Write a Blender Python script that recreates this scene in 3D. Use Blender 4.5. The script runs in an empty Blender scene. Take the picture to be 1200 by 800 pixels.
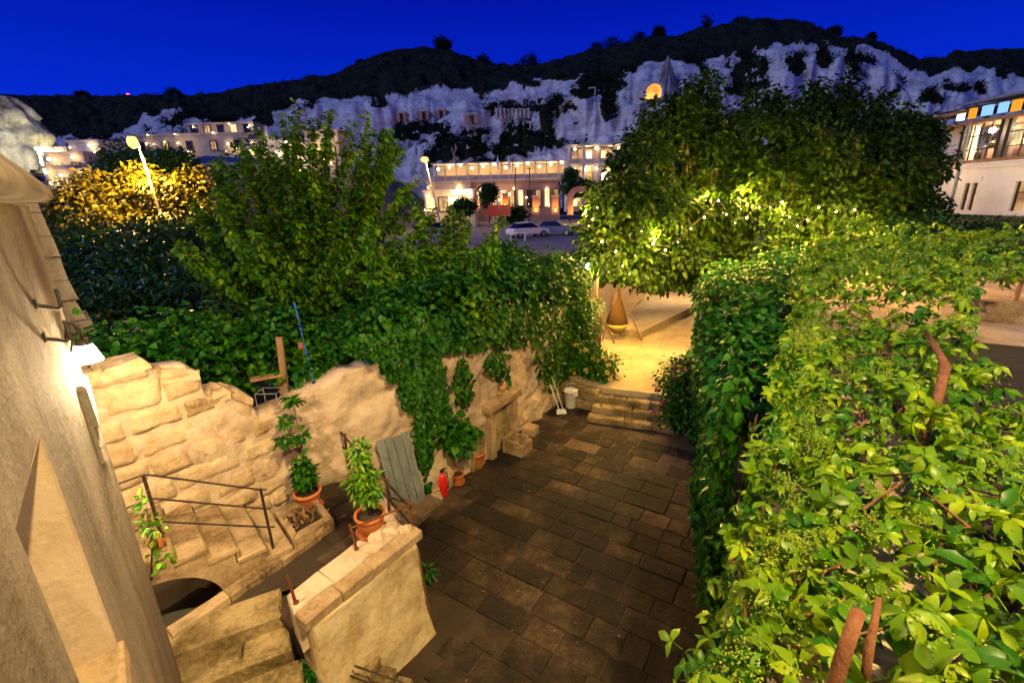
import bpy, math, random
import numpy as np
from mathutils import Vector, Matrix

# ------------------------------------------------------------------ camera, sky, light, exposure
S = bpy.context.scene
COL = S.collection
F_PX, EYE = 533.0, np.array([0.0, 0.0, 6.0])
PITCH, ROLL = 17.2, -1.5
cam = bpy.data.cameras.new('camera')
cam.sensor_width = 36.0
cam.lens = 36.0 * F_PX / 1200.0
cam.clip_start, cam.clip_end = 0.05, 3000.0
camo = bpy.data.objects.new('camera', cam)
COL.objects.link(camo)
CAM_R = Matrix.Rotation(math.radians(90 - PITCH), 3, 'X') @ Matrix.Rotation(math.radians(ROLL), 3, 'Z')
camo.matrix_world = Matrix.Translation(Vector(EYE)) @ CAM_R.to_4x4()
S.camera = camo

W = bpy.data.worlds.new('World')
S.world = W
W.use_nodes = True
wn, wl = W.node_tree.nodes, W.node_tree.links
bg = wn['Background']
tc = wn.new('ShaderNodeTexCoord')
sx = wn.new('ShaderNodeSeparateXYZ')
rp = wn.new('ShaderNodeValToRGB')
wl.new(tc.outputs['Generated'], sx.inputs[0])
wl.new(sx.outputs['Z'], rp.inputs[0])
rp.color_ramp.elements[0].position = 0.0
rp.color_ramp.elements[0].color = (0.0015, 0.034, 0.66, 1)
rp.color_ramp.elements[1].position = 1.0
rp.color_ramp.elements[1].color = (0.001, 0.006, 0.16, 1)
for p_, c_ in ((0.14, (0.0008, 0.024, 0.62, 1)), (0.36, (0.0005, 0.0055, 0.34, 1))):
    e_ = rp.color_ramp.elements.new(p_)
    e_.color = c_
wl.new(rp.outputs[0], bg.inputs[0])
bg.inputs[1].default_value = 0.74

sun = bpy.data.lights.new('dusk_glow', 'SUN')          # last glow of the western sky behind the viewer
sun.energy = 1.0
sun.angle = math.radians(25)
sun.color = (0.50, 0.62, 1.0)
suno = bpy.data.objects.new('dusk_glow', sun)
suno.rotation_euler = (math.radians(58), 0, math.radians(-62))
COL.objects.link(suno)

S.view_settings.view_transform = 'Standard'
S.view_settings.look = 'None'
S.view_settings.exposure = 0.5
S.view_settings.gamma = 1.0
S.cycles.use_denoising = True
S.cycles.max_bounces = 6
S.cycles.diffuse_bounces = 3
S.cycles.transmission_bounces = 3
S.cycles.sample_clamp_indirect = 3.0
S.cycles.caustics_reflective = False
S.cycles.caustics_refractive = False

# ------------------------------------------------------------------ small tools
rng = np.random.default_rng(7)
R = random.Random(11)
CR = np.array(CAM_R)


def ray(u, v):
    return CR @ np.array([(u - 600) / F_PX, -(v - 400) / F_PX, -1.0])


def at(u, v, y):                       # the place that the survey of the photograph gives at distance y
    d = ray(u, v)
    return EYE + d * (y / d[1])


def atz(u, v, z):                      # ... at height z
    d = ray(u, v)
    return EYE + d * ((z - EYE[2]) / d[2])


TH = math.radians(33)                  # the courtyard's own axes: A runs away along the garden wall, B to the right
AX = np.array([math.sin(TH), math.cos(TH)])
BX = np.array([math.cos(TH), -math.sin(TH)])


def AB(a, b, z=0.0):
    p = AX * a + BX * b
    return np.array([p[0], p[1], z])


def link(o, parent=None):
    COL.objects.link(o)
    if parent is not None:
        o.parent = parent
        o.matrix_parent_inverse = parent.matrix_basis.inverted()
    return o


def tag(o, label=None, cat=None, group=None, kind=None):
    for k_, v_ in (('label', label), ('category', cat), ('group', group), ('kind', kind)):
        if v_:
            o[k_] = v_
    return o


def thing(name, loc, label, cat, group=None, rz=0.0):
    o = bpy.data.objects.new(name, None)
    o.empty_display_size = 0.1
    o.location = Vector([float(c) for c in loc])
    o.rotation_euler = (0, 0, rz)
    COL.objects.link(o)
    return tag(o, label, cat, group)


def mesh_np(name, V, F, mat, parent=None, smooth=False):
    V = np.asarray(V, dtype=np.float32)
    F = np.asarray(F, dtype=np.int32)
    me = bpy.data.meshes.new(name)
    n, k = F.shape
    me.vertices.add(len(V))
    me.vertices.foreach_set('co', V.ravel())
    me.loops.add(n * k)
    me.loops.foreach_set('vertex_index', F.ravel())
    me.polygons.add(n)
    me.polygons.foreach_set('loop_start', np.arange(0, n * k, k, dtype=np.int32))
    me.update(calc_edges=True)
    if smooth:
        me.polygons.foreach_set('use_smooth', np.ones(n, dtype=bool))
    me.materials.append(mat)
    return link(bpy.data.objects.new(name, me), parent)


class MB:
    def __init__(s):
        s.v, s.f = [], []

    def add(s, vs, fs):
        b = len(s.v)
        s.v += [tuple(float(c) for c in p) for p in vs]
        s.f += [tuple(b + i for i in f) for f in fs]
        return s

    def hexa(s, b4, t4):
        return s.add(list(b4) + list(t4), [(3, 2, 1, 0), (4, 5, 6, 7), (0, 1, 5, 4), (1, 2, 6, 5), (2, 3, 7, 6), (3, 0, 4, 7)])

    def box(s, c, size, rz=0.0, m=None):
        hx, hy, hz = size[0] / 2, size[1] / 2, size[2] / 2
        P = [Vector((a, b, z)) for z in (-hz, hz) for a, b in ((-hx, -hy), (hx, -hy), (hx, hy), (-hx, hy))]
        M = m if m is not None else Matrix.Rotation(rz, 3, 'Z')
        P = [M @ p + Vector([float(q) for q in c]) for p in P]
        return s.hexa(P[:4], P[4:])

    def prism(s, poly, z0, z1, top=None):
        n = len(poly)
        tp = top or poly
        zb = z0 if hasattr(z0, '__len__') else [z0] * n
        zt = z1 if hasattr(z1, '__len__') else [z1] * n
        vs = [(p[0], p[1], z) for p, z in zip(poly, zb)] + [(p[0], p[1], z) for p, z in zip(tp, zt)]
        fs = [tuple(range(n - 1, -1, -1)), tuple(range(n, 2 * n))]
        fs += [(i, (i + 1) % n, n + (i + 1) % n, n + i) for i in range(n)]
        return s.add(vs, fs)

    def tube(s, path, r, n=6):
        path = [Vector([float(c) for c in p]) for p in path]
        rr = r if hasattr(r, '__len__') else [r] * len(path)
        vs, fs, up = [], [], None
        for i, p in enumerate(path):
            t = (path[min(i + 1, len(path) - 1)] - path[max(i - 1, 0)]).normalized()
            if up is None:
                up = t.orthogonal().normalized()
            up = (up - t * up.dot(t))
            up = up.normalized() if up.length > 1e-6 else t.orthogonal().normalized()
            w = t.cross(up)
            for k in range(n):
                a = 2 * math.pi * k / n
                vs.append(p + (up * math.cos(a) + w * math.sin(a)) * rr[i])
        for i in range(len(path) - 1):
            for k in range(n):
                fs.append((i * n + k, i * n + (k + 1) % n, (i + 1) * n + (k + 1) % n, (i + 1) * n + k))
        fs.append(tuple(range(n - 1, -1, -1)))
        fs.append(tuple(range(len(vs) - n, len(vs))))
        return s.add(vs, fs)

    def lathe(s, prof, c=(0, 0, 0), n=18):
        vs, fs = [], []
        for r, z in prof:
            for k in range(n):
                a = 2 * math.pi * k / n
                vs.append((c[0] + r * math.cos(a), c[1] + r * math.sin(a), c[2] + z))
        for i in range(len(prof) - 1):
            for k in range(n):
                fs.append((i * n + k, i * n + (k + 1) % n, (i + 1) * n + (k + 1) % n, (i + 1) * n + k))
        fs.append(tuple(range(n - 1, -1, -1)))
        fs.append(tuple(range(len(vs) - n, len(vs))))
        return s.add(vs, fs)

    def stone(s, b4, t4, ch=0.02, j=0.008):
        """a worn block: eight corners, edges of the top rounded off, everything a little uneven"""
        b4 = [Vector([float(c) for c in p]) for p in b4]
        t4 = [Vector([float(c) for c in p]) for p in t4]
        cen = sum(t4, Vector()) / 4
        J = lambda q: Vector([R.uniform(-q, q) for _ in range(3)])
        vs = [p + J(j) for p in b4]
        for p, q in zip(t4, b4):
            d = (q - p)
            vs.append(p + d.normalized() * min(ch * 1.3, d.length * .4) + J(j))
        ins = []
        for i, p in enumerate(t4):
            e = (t4[(i + 1) % 4] - p).normalized() + (t4[i - 1] - p).normalized()
            ins.append(p + e * ch + J(j * .6))
        vs += ins
        mids = [(ins[i] + ins[(i + 1) % 4]) / 2 + J(j) for i in range(4)]
        vs += mids + [cen + J(j)]
        fs = [(3, 2, 1, 0)]
        for i in range(4):
            k = (i + 1) % 4
            fs.append((i, k, 4 + k, 4 + i))
            fs.append((4 + i, 4 + k, 8 + k, 12 + i, 8 + i))
            fs.append((8 + i, 12 + i, 16, 12 + (i - 1) % 4))
        return s.add(vs, fs)

    def build(s, name, mat, parent=None, smooth=False, bevel=0.0):
        me = bpy.data.meshes.new(name)
        me.from_pydata(s.v, [], s.f)
        me.materials.append(mat)
        if smooth:
            for p in me.polygons:
                p.use_smooth = True
        o = link(bpy.data.objects.new(name, me), parent)
        if bevel:
            b = o.modifiers.new('bevel', 'BEVEL')
            b.width, b.segments, b.limit_method = bevel, 2, 'ANGLE'
        return o


def _h(ix, iy, iz):
    n = (ix * 374761393 + iy * 668265263 + iz * 1274126177) & 0xffffffff
    n = ((n ^ (n >> 13)) * 1103515245) & 0xffffffff
    return ((n ^ (n >> 16)) & 0xffff) / 65535.0


def vnoise(x, y, z=0.0):
    x, y, z = np.broadcast_arrays(np.asarray(x, float), np.asarray(y, float), np.asarray(z, float))
    xi, yi, zi = np.floor(x).astype(np.int64), np.floor(y).astype(np.int64), np.floor(z).astype(np.int64)
    f = [q - np.floor(q) for q in (x, y, z)]
    u, v, w = [q * q * (3 - 2 * q) for q in f]
    r = 0
    for a in (0, 1):
        for b in (0, 1):
            for c in (0, 1):
                r = r + _h(xi + a, yi + b, zi + c) * (u if a else 1 - u) * (v if b else 1 - v) * (w if c else 1 - w)
    return r * 2 - 1


def fbm(x, y, z=0.0, o=4):
    r, a, f = 0, 1.0, 1.0
    for i in range(o):
        r = r + a * vnoise(np.asarray(x) * f + 17.3 * i, np.asarray(y) * f + 5.1 * i, np.asarray(z) * f)
        a *= .5
        f *= 2.03
    return r


# ------------------------------------------------------------------ materials
def ramp(nt, fac, stops):
    r = nt.nodes.new('ShaderNodeValToRGB')
    el = r.color_ramp.elements
    el[0].position, el[0].color = stops[0][0], (*stops[0][1], 1)
    el[1].position, el[1].color = stops[-1][0], (*stops[-1][1], 1)
    for p, c in stops[1:-1]:
        e = el.new(p)
        e.color = (*c, 1)
    nt.links.new(fac, r.inputs[0])
    return r.outputs[0]


def math_node(nt, op, a, b=None, c=None):
    m = nt.nodes.new('ShaderNodeMath')
    m.operation = op
    for i, q in enumerate((a, b, c)):
        if q is None:
            continue
        if isinstance(q, (int, float)):
            m.inputs[i].default_value = q
        else:
            nt.links.new(q, m.inputs[i])
    return m.outputs[0]


def noise(nt, vec, scale, detail=6, rough=.6):
    n = nt.nodes.new('ShaderNodeTexNoise')
    n.inputs['Scale'].default_value = scale
    n.inputs['Detail'].default_value = detail
    n.inputs['Roughness'].default_value = rough
    if vec is not None:
        nt.links.new(vec, n.inputs['Vector'])
    return n.outputs['Fac']


def stone_mat(name, stops, scale=2.0, fine=18.0, bump=.35, rough=.9, rand=0.0, spec=.2, streak=None, dist=.03):
    """stops: colour ramp over (large stains + fine grain + per-object shift)"""
    m = bpy.data.materials.new(name)
    m.use_nodes = True
    nt = m.node_tree
    b = nt.nodes['Principled BSDF']
    g = nt.nodes.new('ShaderNodeNewGeometry')
    pos = g.outputs['Position']
    if streak:
        mp = nt.nodes.new('ShaderNodeMapping')
        mp.inputs['Scale'].default_value = streak
        nt.links.new(pos, mp.inputs[0])
        pos = mp.outputs[0]
    big = noise(nt, pos, scale, 7, .62)
    fin = noise(nt, g.outputs['Position'], fine, 5, .7)
    f = math_node(nt, 'MULTIPLY_ADD', fin, .35, math_node(nt, 'MULTIPLY', big, .75))
    f = math_node(nt, 'ADD', f, -.05)
    if rand:
        oi = nt.nodes.new('ShaderNodeObjectInfo')
        f = math_node(nt, 'ADD', f, math_node(nt, 'MULTIPLY_ADD', oi.outputs['Random'], rand, -rand / 2))
    nt.links.new(ramp(nt, f, stops), b.inputs['Base Color'])
    b.inputs['Roughness'].default_value = rough
    b.inputs['Specular IOR Level'].default_value = spec
    bp = nt.nodes.new('ShaderNodeBump')
    bp.inputs['Strength'].default_value = bump
    bp.inputs['Distance'].default_value = dist
    h = math_node(nt, 'MULTIPLY_ADD', fin, .5, noise(nt, g.outputs['Position'], fine * .3, 5, .6))
    nt.links.new(h, bp.inputs['Height'])
    nt.links.new(bp.outputs[0], b.inputs['Normal'])
    return m


def plain(name, col, rough=.6, metal=0.0, spec=.4, var=.25, scale=6.0):
    m = bpy.data.materials.new(name)
    m.use_nodes = True
    nt = m.node_tree
    b = nt.nodes['Principled BSDF']
    g = nt.nodes.new('ShaderNodeNewGeometry')
    f = noise(nt, g.outputs['Position'], scale, 5, .65)
    lo = tuple(c * (1 - var) for c in col)
    hi = tuple(min(1, c * (1 + var)) for c in col)
    nt.links.new(ramp(nt, f, [(.3, lo), (.7, hi)]), b.inputs['Base Color'])
    b.inputs['Roughness'].default_value = rough
    b.inputs['Metallic'].default_value = metal
    b.inputs['Specular IOR Level'].default_value = spec
    return m


def emit(name, col, k):
    m = bpy.data.materials.new(name)
    m.use_nodes = True
    nt = m.node_tree
    nt.nodes.remove(nt.nodes['Principled BSDF'])
    e = nt.nodes.new('ShaderNodeEmission')
    e.inputs[0].default_value = (*col, 1)
    e.inputs[1].default_value = k
    nt.links.new(e.outputs[0], nt.nodes['Material Output'].inputs[0])
    return m


def lit_room(name, c0, c1, k, scale=1.5):
    """a pane with a lit room behind it: uneven warm light"""
    m = bpy.data.materials.new(name)
    m.use_nodes = True
    nt = m.node_tree
    b = nt.nodes['Principled BSDF']
    g = nt.nodes.new('ShaderNodeNewGeometry')
    f = noise(nt, g.outputs['Position'], scale, 3, .6)
    nt.links.new(ramp(nt, f, [(.32, c0), (.68, c1)]), b.inputs['Emission Color'])
    b.inputs['Emission Strength'].default_value = k
    b.inputs['Base Color'].default_value = (.05, .045, .04, 1)
    b.inputs['Roughness'].default_value = .12
    return m


def leaf_mat(name, dark, mid, light, trans=.3, rough=.42, spec=.4, patch=None):
    m = bpy.data.materials.new(name)
    m.use_nodes = True
    nt = m.node_tree
    b = nt.nodes['Principled BSDF']
    g = nt.nodes.new('ShaderNodeNewGeometry')
    f = g.outputs['Random Per Island']
    if patch:
        f = math_node(nt, 'MULTIPLY_ADD', f, .6, math_node(nt, 'MULTIPLY_ADD', noise(nt, g.outputs['Position'], patch, 3, .6), 1.3, -.45))
    c = ramp(nt, f, [(0.0, dark), (.55, mid), (1.0, light)])
    nt.links.new(c, b.inputs['Base Color'])
    b.inputs['Roughness'].default_value = rough
    b.inputs['Specular IOR Level'].default_value = spec
    t = nt.nodes.new('ShaderNodeBsdfTranslucent')
    nt.links.new(c, t.inputs[0])
    mx = nt.nodes.new('ShaderNodeMixShader')
    mx.inputs[0].default_value = trans
    nt.links.new(b.outputs[0], mx.inputs[1])
    nt.links.new(t.outputs[0], mx.inputs[2])
    nt.links.new(mx.outputs[0], nt.nodes['Material Output'].inputs[0])
    return m


M = {}
M['facade'] = stone_mat('facade_stone', [(.28, (.052, .042, .030)), (.44, (.150, .122, .090)), (.58, (.240, .203, .155)), (.78, (.37, .33, .27))], 2.0, 30, 1.0, rough=.93, streak=(1, 1, .22), dist=.03)
M['jamb'] = stone_mat('jamb_stone', [(.25, (.26, .19, .12)), (.5, (.42, .32, .22)), (.8, (.52, .42, .31))], 1.5, 20, .4)
M['rubble'] = stone_mat('rubble_stone', [(.26, (.13, .084, .040)), (.42, (.37, .255, .138)), (.58, (.52, .390, .232)), (.78, (.64, .51, .34))], 2.8, 20, 1.0, rand=.14)
M['mortar'] = stone_mat('lime_mortar', [(.25, (.26, .18, .11)), (.5, (.43, .32, .21)), (.8, (.55, .44, .31))], 2.2, 16, .6)
M['plaster'] = stone_mat('old_plaster', [(.26, (.10, .066, .040)), (.38, (.34, .24, .152)), (.54, (.52, .395, .275)), (.78, (.63, .51, .38))], 1.4, 14, 1.0)
M['cut'] = stone_mat('cut_stone', [(.28, (.07, .044, .020)), (.43, (.26, .175, .090)), (.58, (.40, .29, .165)), (.78, (.50, .38, .24))], 2.2, 22, .7, rand=.15)
M['limewash'] = stone_mat('worn_limewash', [(.26, (.20, .125, .055)), (.42, (.44, .32, .17)), (.56, (.60, .48, .29)), (.78, (.68, .57, .38))], 1.6, 16, .9)
M['moss'] = stone_mat('mossy_step_stone', [(.30, (.025, .020, .007)), (.44, (.14, .10, .04)), (.58, (.32, .235, .115)), (.78, (.44, .34, .19))], 2.0, 18, .8, rand=.1)


def pave_mat():
    m = stone_mat('paving_stone', [(.26, (.004, .003, .002)), (.42, (.014, .009, .005)), (.55, (.042, .026, .013)), (.68, (.105, .064, .031)), (.86, (.26, .17, .09))], .5, 26, .8, rough=.78, rand=.22, spec=.3)
    nt = m.node_tree
    rampn = [n_ for n_ in nt.nodes if n_.type == 'VALTORGB'][0]
    old = rampn.inputs[0].links[0].from_socket
    g = nt.nodes.new('ShaderNodeNewGeometry')
    stain = noise(nt, g.outputs['Position'], 1.9, 8, .68)
    spot = noise(nt, g.outputs['Position'], 60, 2, .5)
    broad = noise(nt, g.outputs['Position'], .30, 4, .6)
    f = math_node(nt, 'ADD', old, math_node(nt, 'MULTIPLY_ADD', stain, .75, -.375))
    f = math_node(nt, 'ADD', f, math_node(nt, 'MULTIPLY_ADD', broad, 1.1, -.60))
    f = math_node(nt, 'ADD', f, math_node(nt, 'MULTIPLY_ADD', spot, .16, -.08))
    nt.links.new(f, rampn.inputs[0])
    return m


M['pave'] = pave_mat()
M['joint'] = stone_mat('paving_joint', [(.25, (.012, .009, .006)), (.7, (.075, .052, .032))], 1.2, 40, .5)
M['dirt'] = stone_mat('stained_concrete', [(.22, (.012, .008, .005)), (.42, (.045, .029, .016)), (.58, (.115, .075, .042)), (.8, (.24, .165, .10))], .55, 9, .3, rough=.8, spec=.3)
M['terrace'] = stone_mat('terrace_paving', [(.22, (.012, .008, .005)), (.45, (.042, .028, .016)), (.62, (.105, .070, .040)), (.85, (.24, .17, .10))], .9, 20, .45, rand=.2, rough=.8)
M['screed'] = stone_mat('pale_screed', [(.3, (.20, .145, .08)), (.48, (.40, .31, .18)), (.62, (.50, .40, .25)), (.8, (.58, .48, .31))], .7, 8, .4)
M['pit'] = stone_mat('dark_cement', [(.3, (.10, .095, .085)), (.7, (.17, .16, .145))], 1.5, 12, .2)
M['soil'] = stone_mat('garden_soil', [(.3, (.018, .012, .007)), (.7, (.05, .035, .02))], 1.0, 10, .6)
M['earth'] = stone_mat('dry_earth', [(.3, (.10, .085, .07)), (.7, (.20, .17, .14))], .08, 1.5, .4, dist=.2)
M['asphalt'] = stone_mat('plaza_paving', [(.3, (.14, .13, .13)), (.7, (.24, .22, .21))], .2, 4, .2)
M['terracotta'] = stone_mat('terracotta', [(.25, (.26, .075, .025)), (.5, (.46, .145, .045)), (.8, (.58, .24, .10))], 7, 40, .15, rough=.75)
M['terra_pale'] = stone_mat('pale_terracotta', [(.25, (.36, .17, .09)), (.5, (.52, .27, .16)), (.8, (.60, .38, .26))], 7, 40, .15, rough=.8)
M['iron'] = stone_mat('dark_iron', [(.3, (.012, .009, .008)), (.6, (.03, .018, .013)), (.85, (.09, .035, .016))], 9, 60, .2, rough=.55, spec=.5, dist=.004)
M['rust'] = stone_mat('rusty_iron', [(.3, (.07, .022, .009)), (.6, (.17, .055, .02)), (.85, (.26, .10, .045))], 9, 60, .3, rough=.85, dist=.004)
M['bark'] = stone_mat('bark', [(.3, (.035, .022, .013)), (.55, (.10, .062, .035)), (.8, (.17, .115, .07))], 5, 30, .8, rough=.95, streak=(1, 1, .25))
M['barkred'] = stone_mat('reddish_bark', [(.3, (.09, .035, .016)), (.55, (.20, .085, .042)), (.8, (.30, .15, .085))], 5, 34, .7, rough=.9)
M['wood'] = stone_mat('weathered_wood', [(.3, (.12, .065, .03)), (.55, (.26, .155, .08)), (.8, (.36, .24, .14))], 4, 40, .4, rough=.9, streak=(3, 3, .4))
M['greywood'] = stone_mat('grey_painted_board', [(.3, (.11, .13, .125)), (.55, (.20, .225, .21)), (.8, (.30, .32, .29))], 3, 30, .3, streak=(3, 3, .5))
M['deck'] = stone_mat('dark_deck_board', [(.3, (.018, .015, .014)), (.55, (.04, .033, .03)), (.8, (.075, .062, .055))], 2, 20, .3, streak=(.4, 2.5, 1))
M['wicker'] = stone_mat('brown_wicker', [(.3, (.055, .028, .010)), (.6, (.13, .068, .025)), (.85, (.2, .11, .04))], 14, 90, .8, dist=.01)
M['cushion'] = plain('yellow_cushion', (.55, .38, .10), .85)
M['white'] = plain('white_enamel', (.72, .70, .64), .45, var=.12)
M['red'] = plain('red_paint', (.62, .016, .010), .3, spec=.6, var=.12)
M['black'] = plain('black_rubber', (.012, .012, .012), .6)
M['blue'] = plain('blue_paint', (.012, .11, .45), .5)
M['steel'] = plain('galvanised_wire', (.4, .42, .4), .4, .8)
M['bulb'] = emit('warm_bulb', (1.0, .70, .30), 22)
M['bulb_white'] = emit('white_bulb', (1.0, .86, .62), 26)
M['bulb_small'] = emit('string_bulb', (1.0, .66, .22), 14)
M['sodium'] = emit('sodium_lamp', (1.0, .42, .06), 4.5)
M['concrete'] = plain('lamp_post_concrete', (.30, .25, .19), .8)
M['tuff'] = stone_mat('pale_tuff', [(.28, (.24, .20, .175)), (.5, (.44, .39, .35)), (.8, (.60, .55, .50))], .3, 2.5, .8, dist=.3)
M['rock'] = stone_mat('dark_tuff', [(.34, (.05, .045, .04)), (.5, (.22, .19, .165)), (.7, (.46, .41, .36))], .25, 2.2, 1.0, streak=(1, 1, .4), dist=.4)
M['cherry'] = leaf_mat('plum_leaf', (.014, .072, .002), (.060, .185, .003), (.240, .380, .006), .33, .5, .2, patch=1.3)
M['dark_leaf'] = leaf_mat('dark_leaf', (.006, .032, .004), (.013, .062, .006), (.030, .105, .010), .25)
M['ivy'] = leaf_mat('ivy_leaf', (.004, .034, .002), (.014, .088, .003), (.075, .20, .005), .22, .45, .2, patch=1.5)
M['hedge_ivy'] = leaf_mat('hedge_ivy_leaf', (.005, .042, .003), (.016, .105, .004), (.085, .22, .007), .22, .45, .2, patch=1.3)
M['walnut'] = leaf_mat('walnut_leaf', (.007, .026, .001), (.020, .056, .002), (.062, .115, .004), .40, .5, .2, patch=.9)
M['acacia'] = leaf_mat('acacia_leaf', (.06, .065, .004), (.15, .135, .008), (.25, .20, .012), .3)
M['creeper'] = leaf_mat('creeper_leaf', (.030, .110, .002), (.135, .260, .003), (.36, .46, .006), .26, .36, .3, patch=1.6)
M['creeper_dark'] = leaf_mat('creeper_leaf_deep', (.014, .080, .003), (.040, .150, .004), (.10, .24, .006), .26, .38, .25)
M['bud'] = leaf_mat('creeper_bud', (.14, .24, .02), (.24, .34, .03), (.36, .42, .05), .2, .6, .2)
M['pot_leaf'] = leaf_mat('pot_plant_leaf', (.05, .17, .006), (.11, .27, .010), (.22, .38, .02), .3)
M['litter'] = leaf_mat('dry_leaf', (.04, .025, .010), (.10, .065, .03), (.24, .18, .10), .1, .8, .1)
M['rose'] = leaf_mat('rose_petal', (.55, .05, .16), (.75, .16, .28), (.85, .42, .42), .25, .6, .2)
M['rose_yellow'] = leaf_mat('yellow_rose_petal', (.62, .42, .06), (.75, .58, .14), (.8, .7, .3), .25, .6, .2)
M['scrub'] = leaf_mat('hill_scrub', (.008, .014, .006), (.018, .028, .010), (.034, .048, .016), .15, .8, .1)
M['town_wall'] = stone_mat('town_stone', [(.25, (.34, .26, .18)), (.5, (.50, .40, .29)), (.8, (.62, .52, .40))], .6, 5, .2, rand=.1, dist=.05)
M['town_white'] = stone_mat('town_white', [(.25, (.45, .40, .33)), (.5, (.60, .54, .45)), (.8, (.70, .65, .56))], .6, 5, .2, dist=.05)
M['brickred'] = stone_mat('town_red_stone', [(.25, (.26, .13, .09)), (.5, (.36, .20, .15)), (.8, (.44, .28, .21))], .8, 6, .2, dist=.05)
M['room'] = lit_room('lit_room', (.75, .38, .10), (1.0, .74, .34), 1.7, .9)
M['room_dim'] = lit_room('dim_room', (.20, .09, .03), (.8, .48, .17), .9, .8)
M['room_white'] = lit_room('bright_room', (.9, .62, .30), (1.0, .90, .66), 2.4, .9)
M['darkpane'] = plain('dark_pane', (.012, .012, .015), .1, spec=.6)
M['darkvoid'] = plain('cave_shadowed_rock', (.10, .085, .075), .95)
M['frame'] = plain('dark_window_frame', (.03, .022, .018), .5)
M['paleframe'] = plain('pale_window_frame', (.55, .48, .38), .6)
M['sailcloth'] = plain('blue_grey_canvas', (.11, .13, .22), .8)
M['rooftile'] = plain('blue_roof_sheet', (.05, .07, .14), .6)
M['awning'] = plain('orange_awning', (.72, .28, .03), .7)


def ptlight(name, loc, energy, col, r=.06, parent=None):
    l = bpy.data.lights.new(name, 'POINT')
    l.energy, l.color, l.shadow_soft_size = energy, col, r
    o = bpy.data.objects.new(name, l)
    o.location = Vector([float(c) for c in loc])
    link(o, parent)
    return o


# ------------------------------------------------------------------ foliage tools
LEAF_OVAL = np.array([(0, 0), (.30, .28), (.27, .62), (0, 1), (-.27, .62), (-.30, .28)])
LEAF_HEART = np.array([(0, 0), (.48, .10), (.42, .55), (0, 1), (-.42, .55), (-.48, .10)])
LEAF_NARROW = np.array([(0, 0), (.15, .3), (.13, .6), (0, 1), (-.13, .6), (-.15, .3)])
LEAF_F = np.array([(0, 1, 2, 3), (0, 3, 4, 5)])


def unit(a):
    return a / np.maximum(np.linalg.norm(a, axis=-1, keepdims=True), 1e-9)


def leaves(P, D, N, L, tmpl=LEAF_OVAL, fold=.22, droop=.22):
    n = len(P)
    D = unit(D)
    X = unit(np.cross(D, N))
    Z = np.cross(X, D)
    L = np.broadcast_to(np.asarray(L, float), (n,))
    x, y = tmpl[:, 0], tmpl[:, 1]
    zz = np.abs(x) * fold - droop * y * y
    V = P[:, None, :] + L[:, None, None] * (x[None, :, None] * X[:, None, :] + y[None, :, None] * D[:, None, :] + zz[None, :, None] * Z[:, None, :])
    F = (np.arange(n) * 6)[:, None, None] + LEAF_F[None]
    return V.reshape(-1, 3), F.reshape(-1, 4)


def lobe_points(lobes, n, shell=.55, seed=1):
    """cluster centres spread through ellipsoids (c, r), more of them near the surface"""
    g = np.random.default_rng(seed)
    vol = np.array([np.prod(r) ** (2 / 3.) for c, r in lobes])
    cnt = g.multinomial(n, vol / vol.sum())
    out, nor = [], []
    for (c, r), k in zip(lobes, cnt):
        d = unit(g.normal(size=(k, 3)))
        q = shell + (1 - shell) * g.random((k, 1)) ** .7
        q *= 1 + .22 * fbm(d[:, 0] * 2.3 + c[0], d[:, 1] * 2.3 + c[1], d[:, 2] * 2.3, 3)[:, None]
        out.append(np.asarray(c) + d * q * np.asarray(r))
        nor.append(d)
    return np.concatenate(out), np.concatenate(nor)


def spray(C, Nn, per, rad, size, g, tmpl=LEAF_OVAL, droop=.35, flat=.55, up=.9):
    """leaves round each cluster centre"""
    n = len(C) * per
    Cc = np.repeat(C, per, 0)
    On = np.repeat(Nn, per, 0)
    off = g.normal(size=(n, 3)) * np.array([1, 1, flat]) * rad * .6
    P = Cc + off
    D = unit(off / rad + On * .7 + g.normal(size=(n, 3)) * .45) + np.array([0, 0, -droop])
    N = np.array([0, 0, up]) + On * .5 + g.normal(size=(n, 3)) * .45
    return leaves(P, D, N, size * (0.65 + .7 * g.random(n)), tmpl)


def merge(parts):
    V, F, b = [], [], 0
    for v, f in parts:
        V.append(v)
        F.append(f + b)
        b += len(v)
    return np.concatenate(V), np.concatenate(F)


def px_lobe(u, v, ru, rv, y, depth=None):
    c = at(u, v, y)
    k = abs((CR.T @ (c - EYE))[2]) / F_PX
    return (c, np.array([ru * k, (depth if depth else (ru + rv) / 2 * k), rv * k]))


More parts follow.
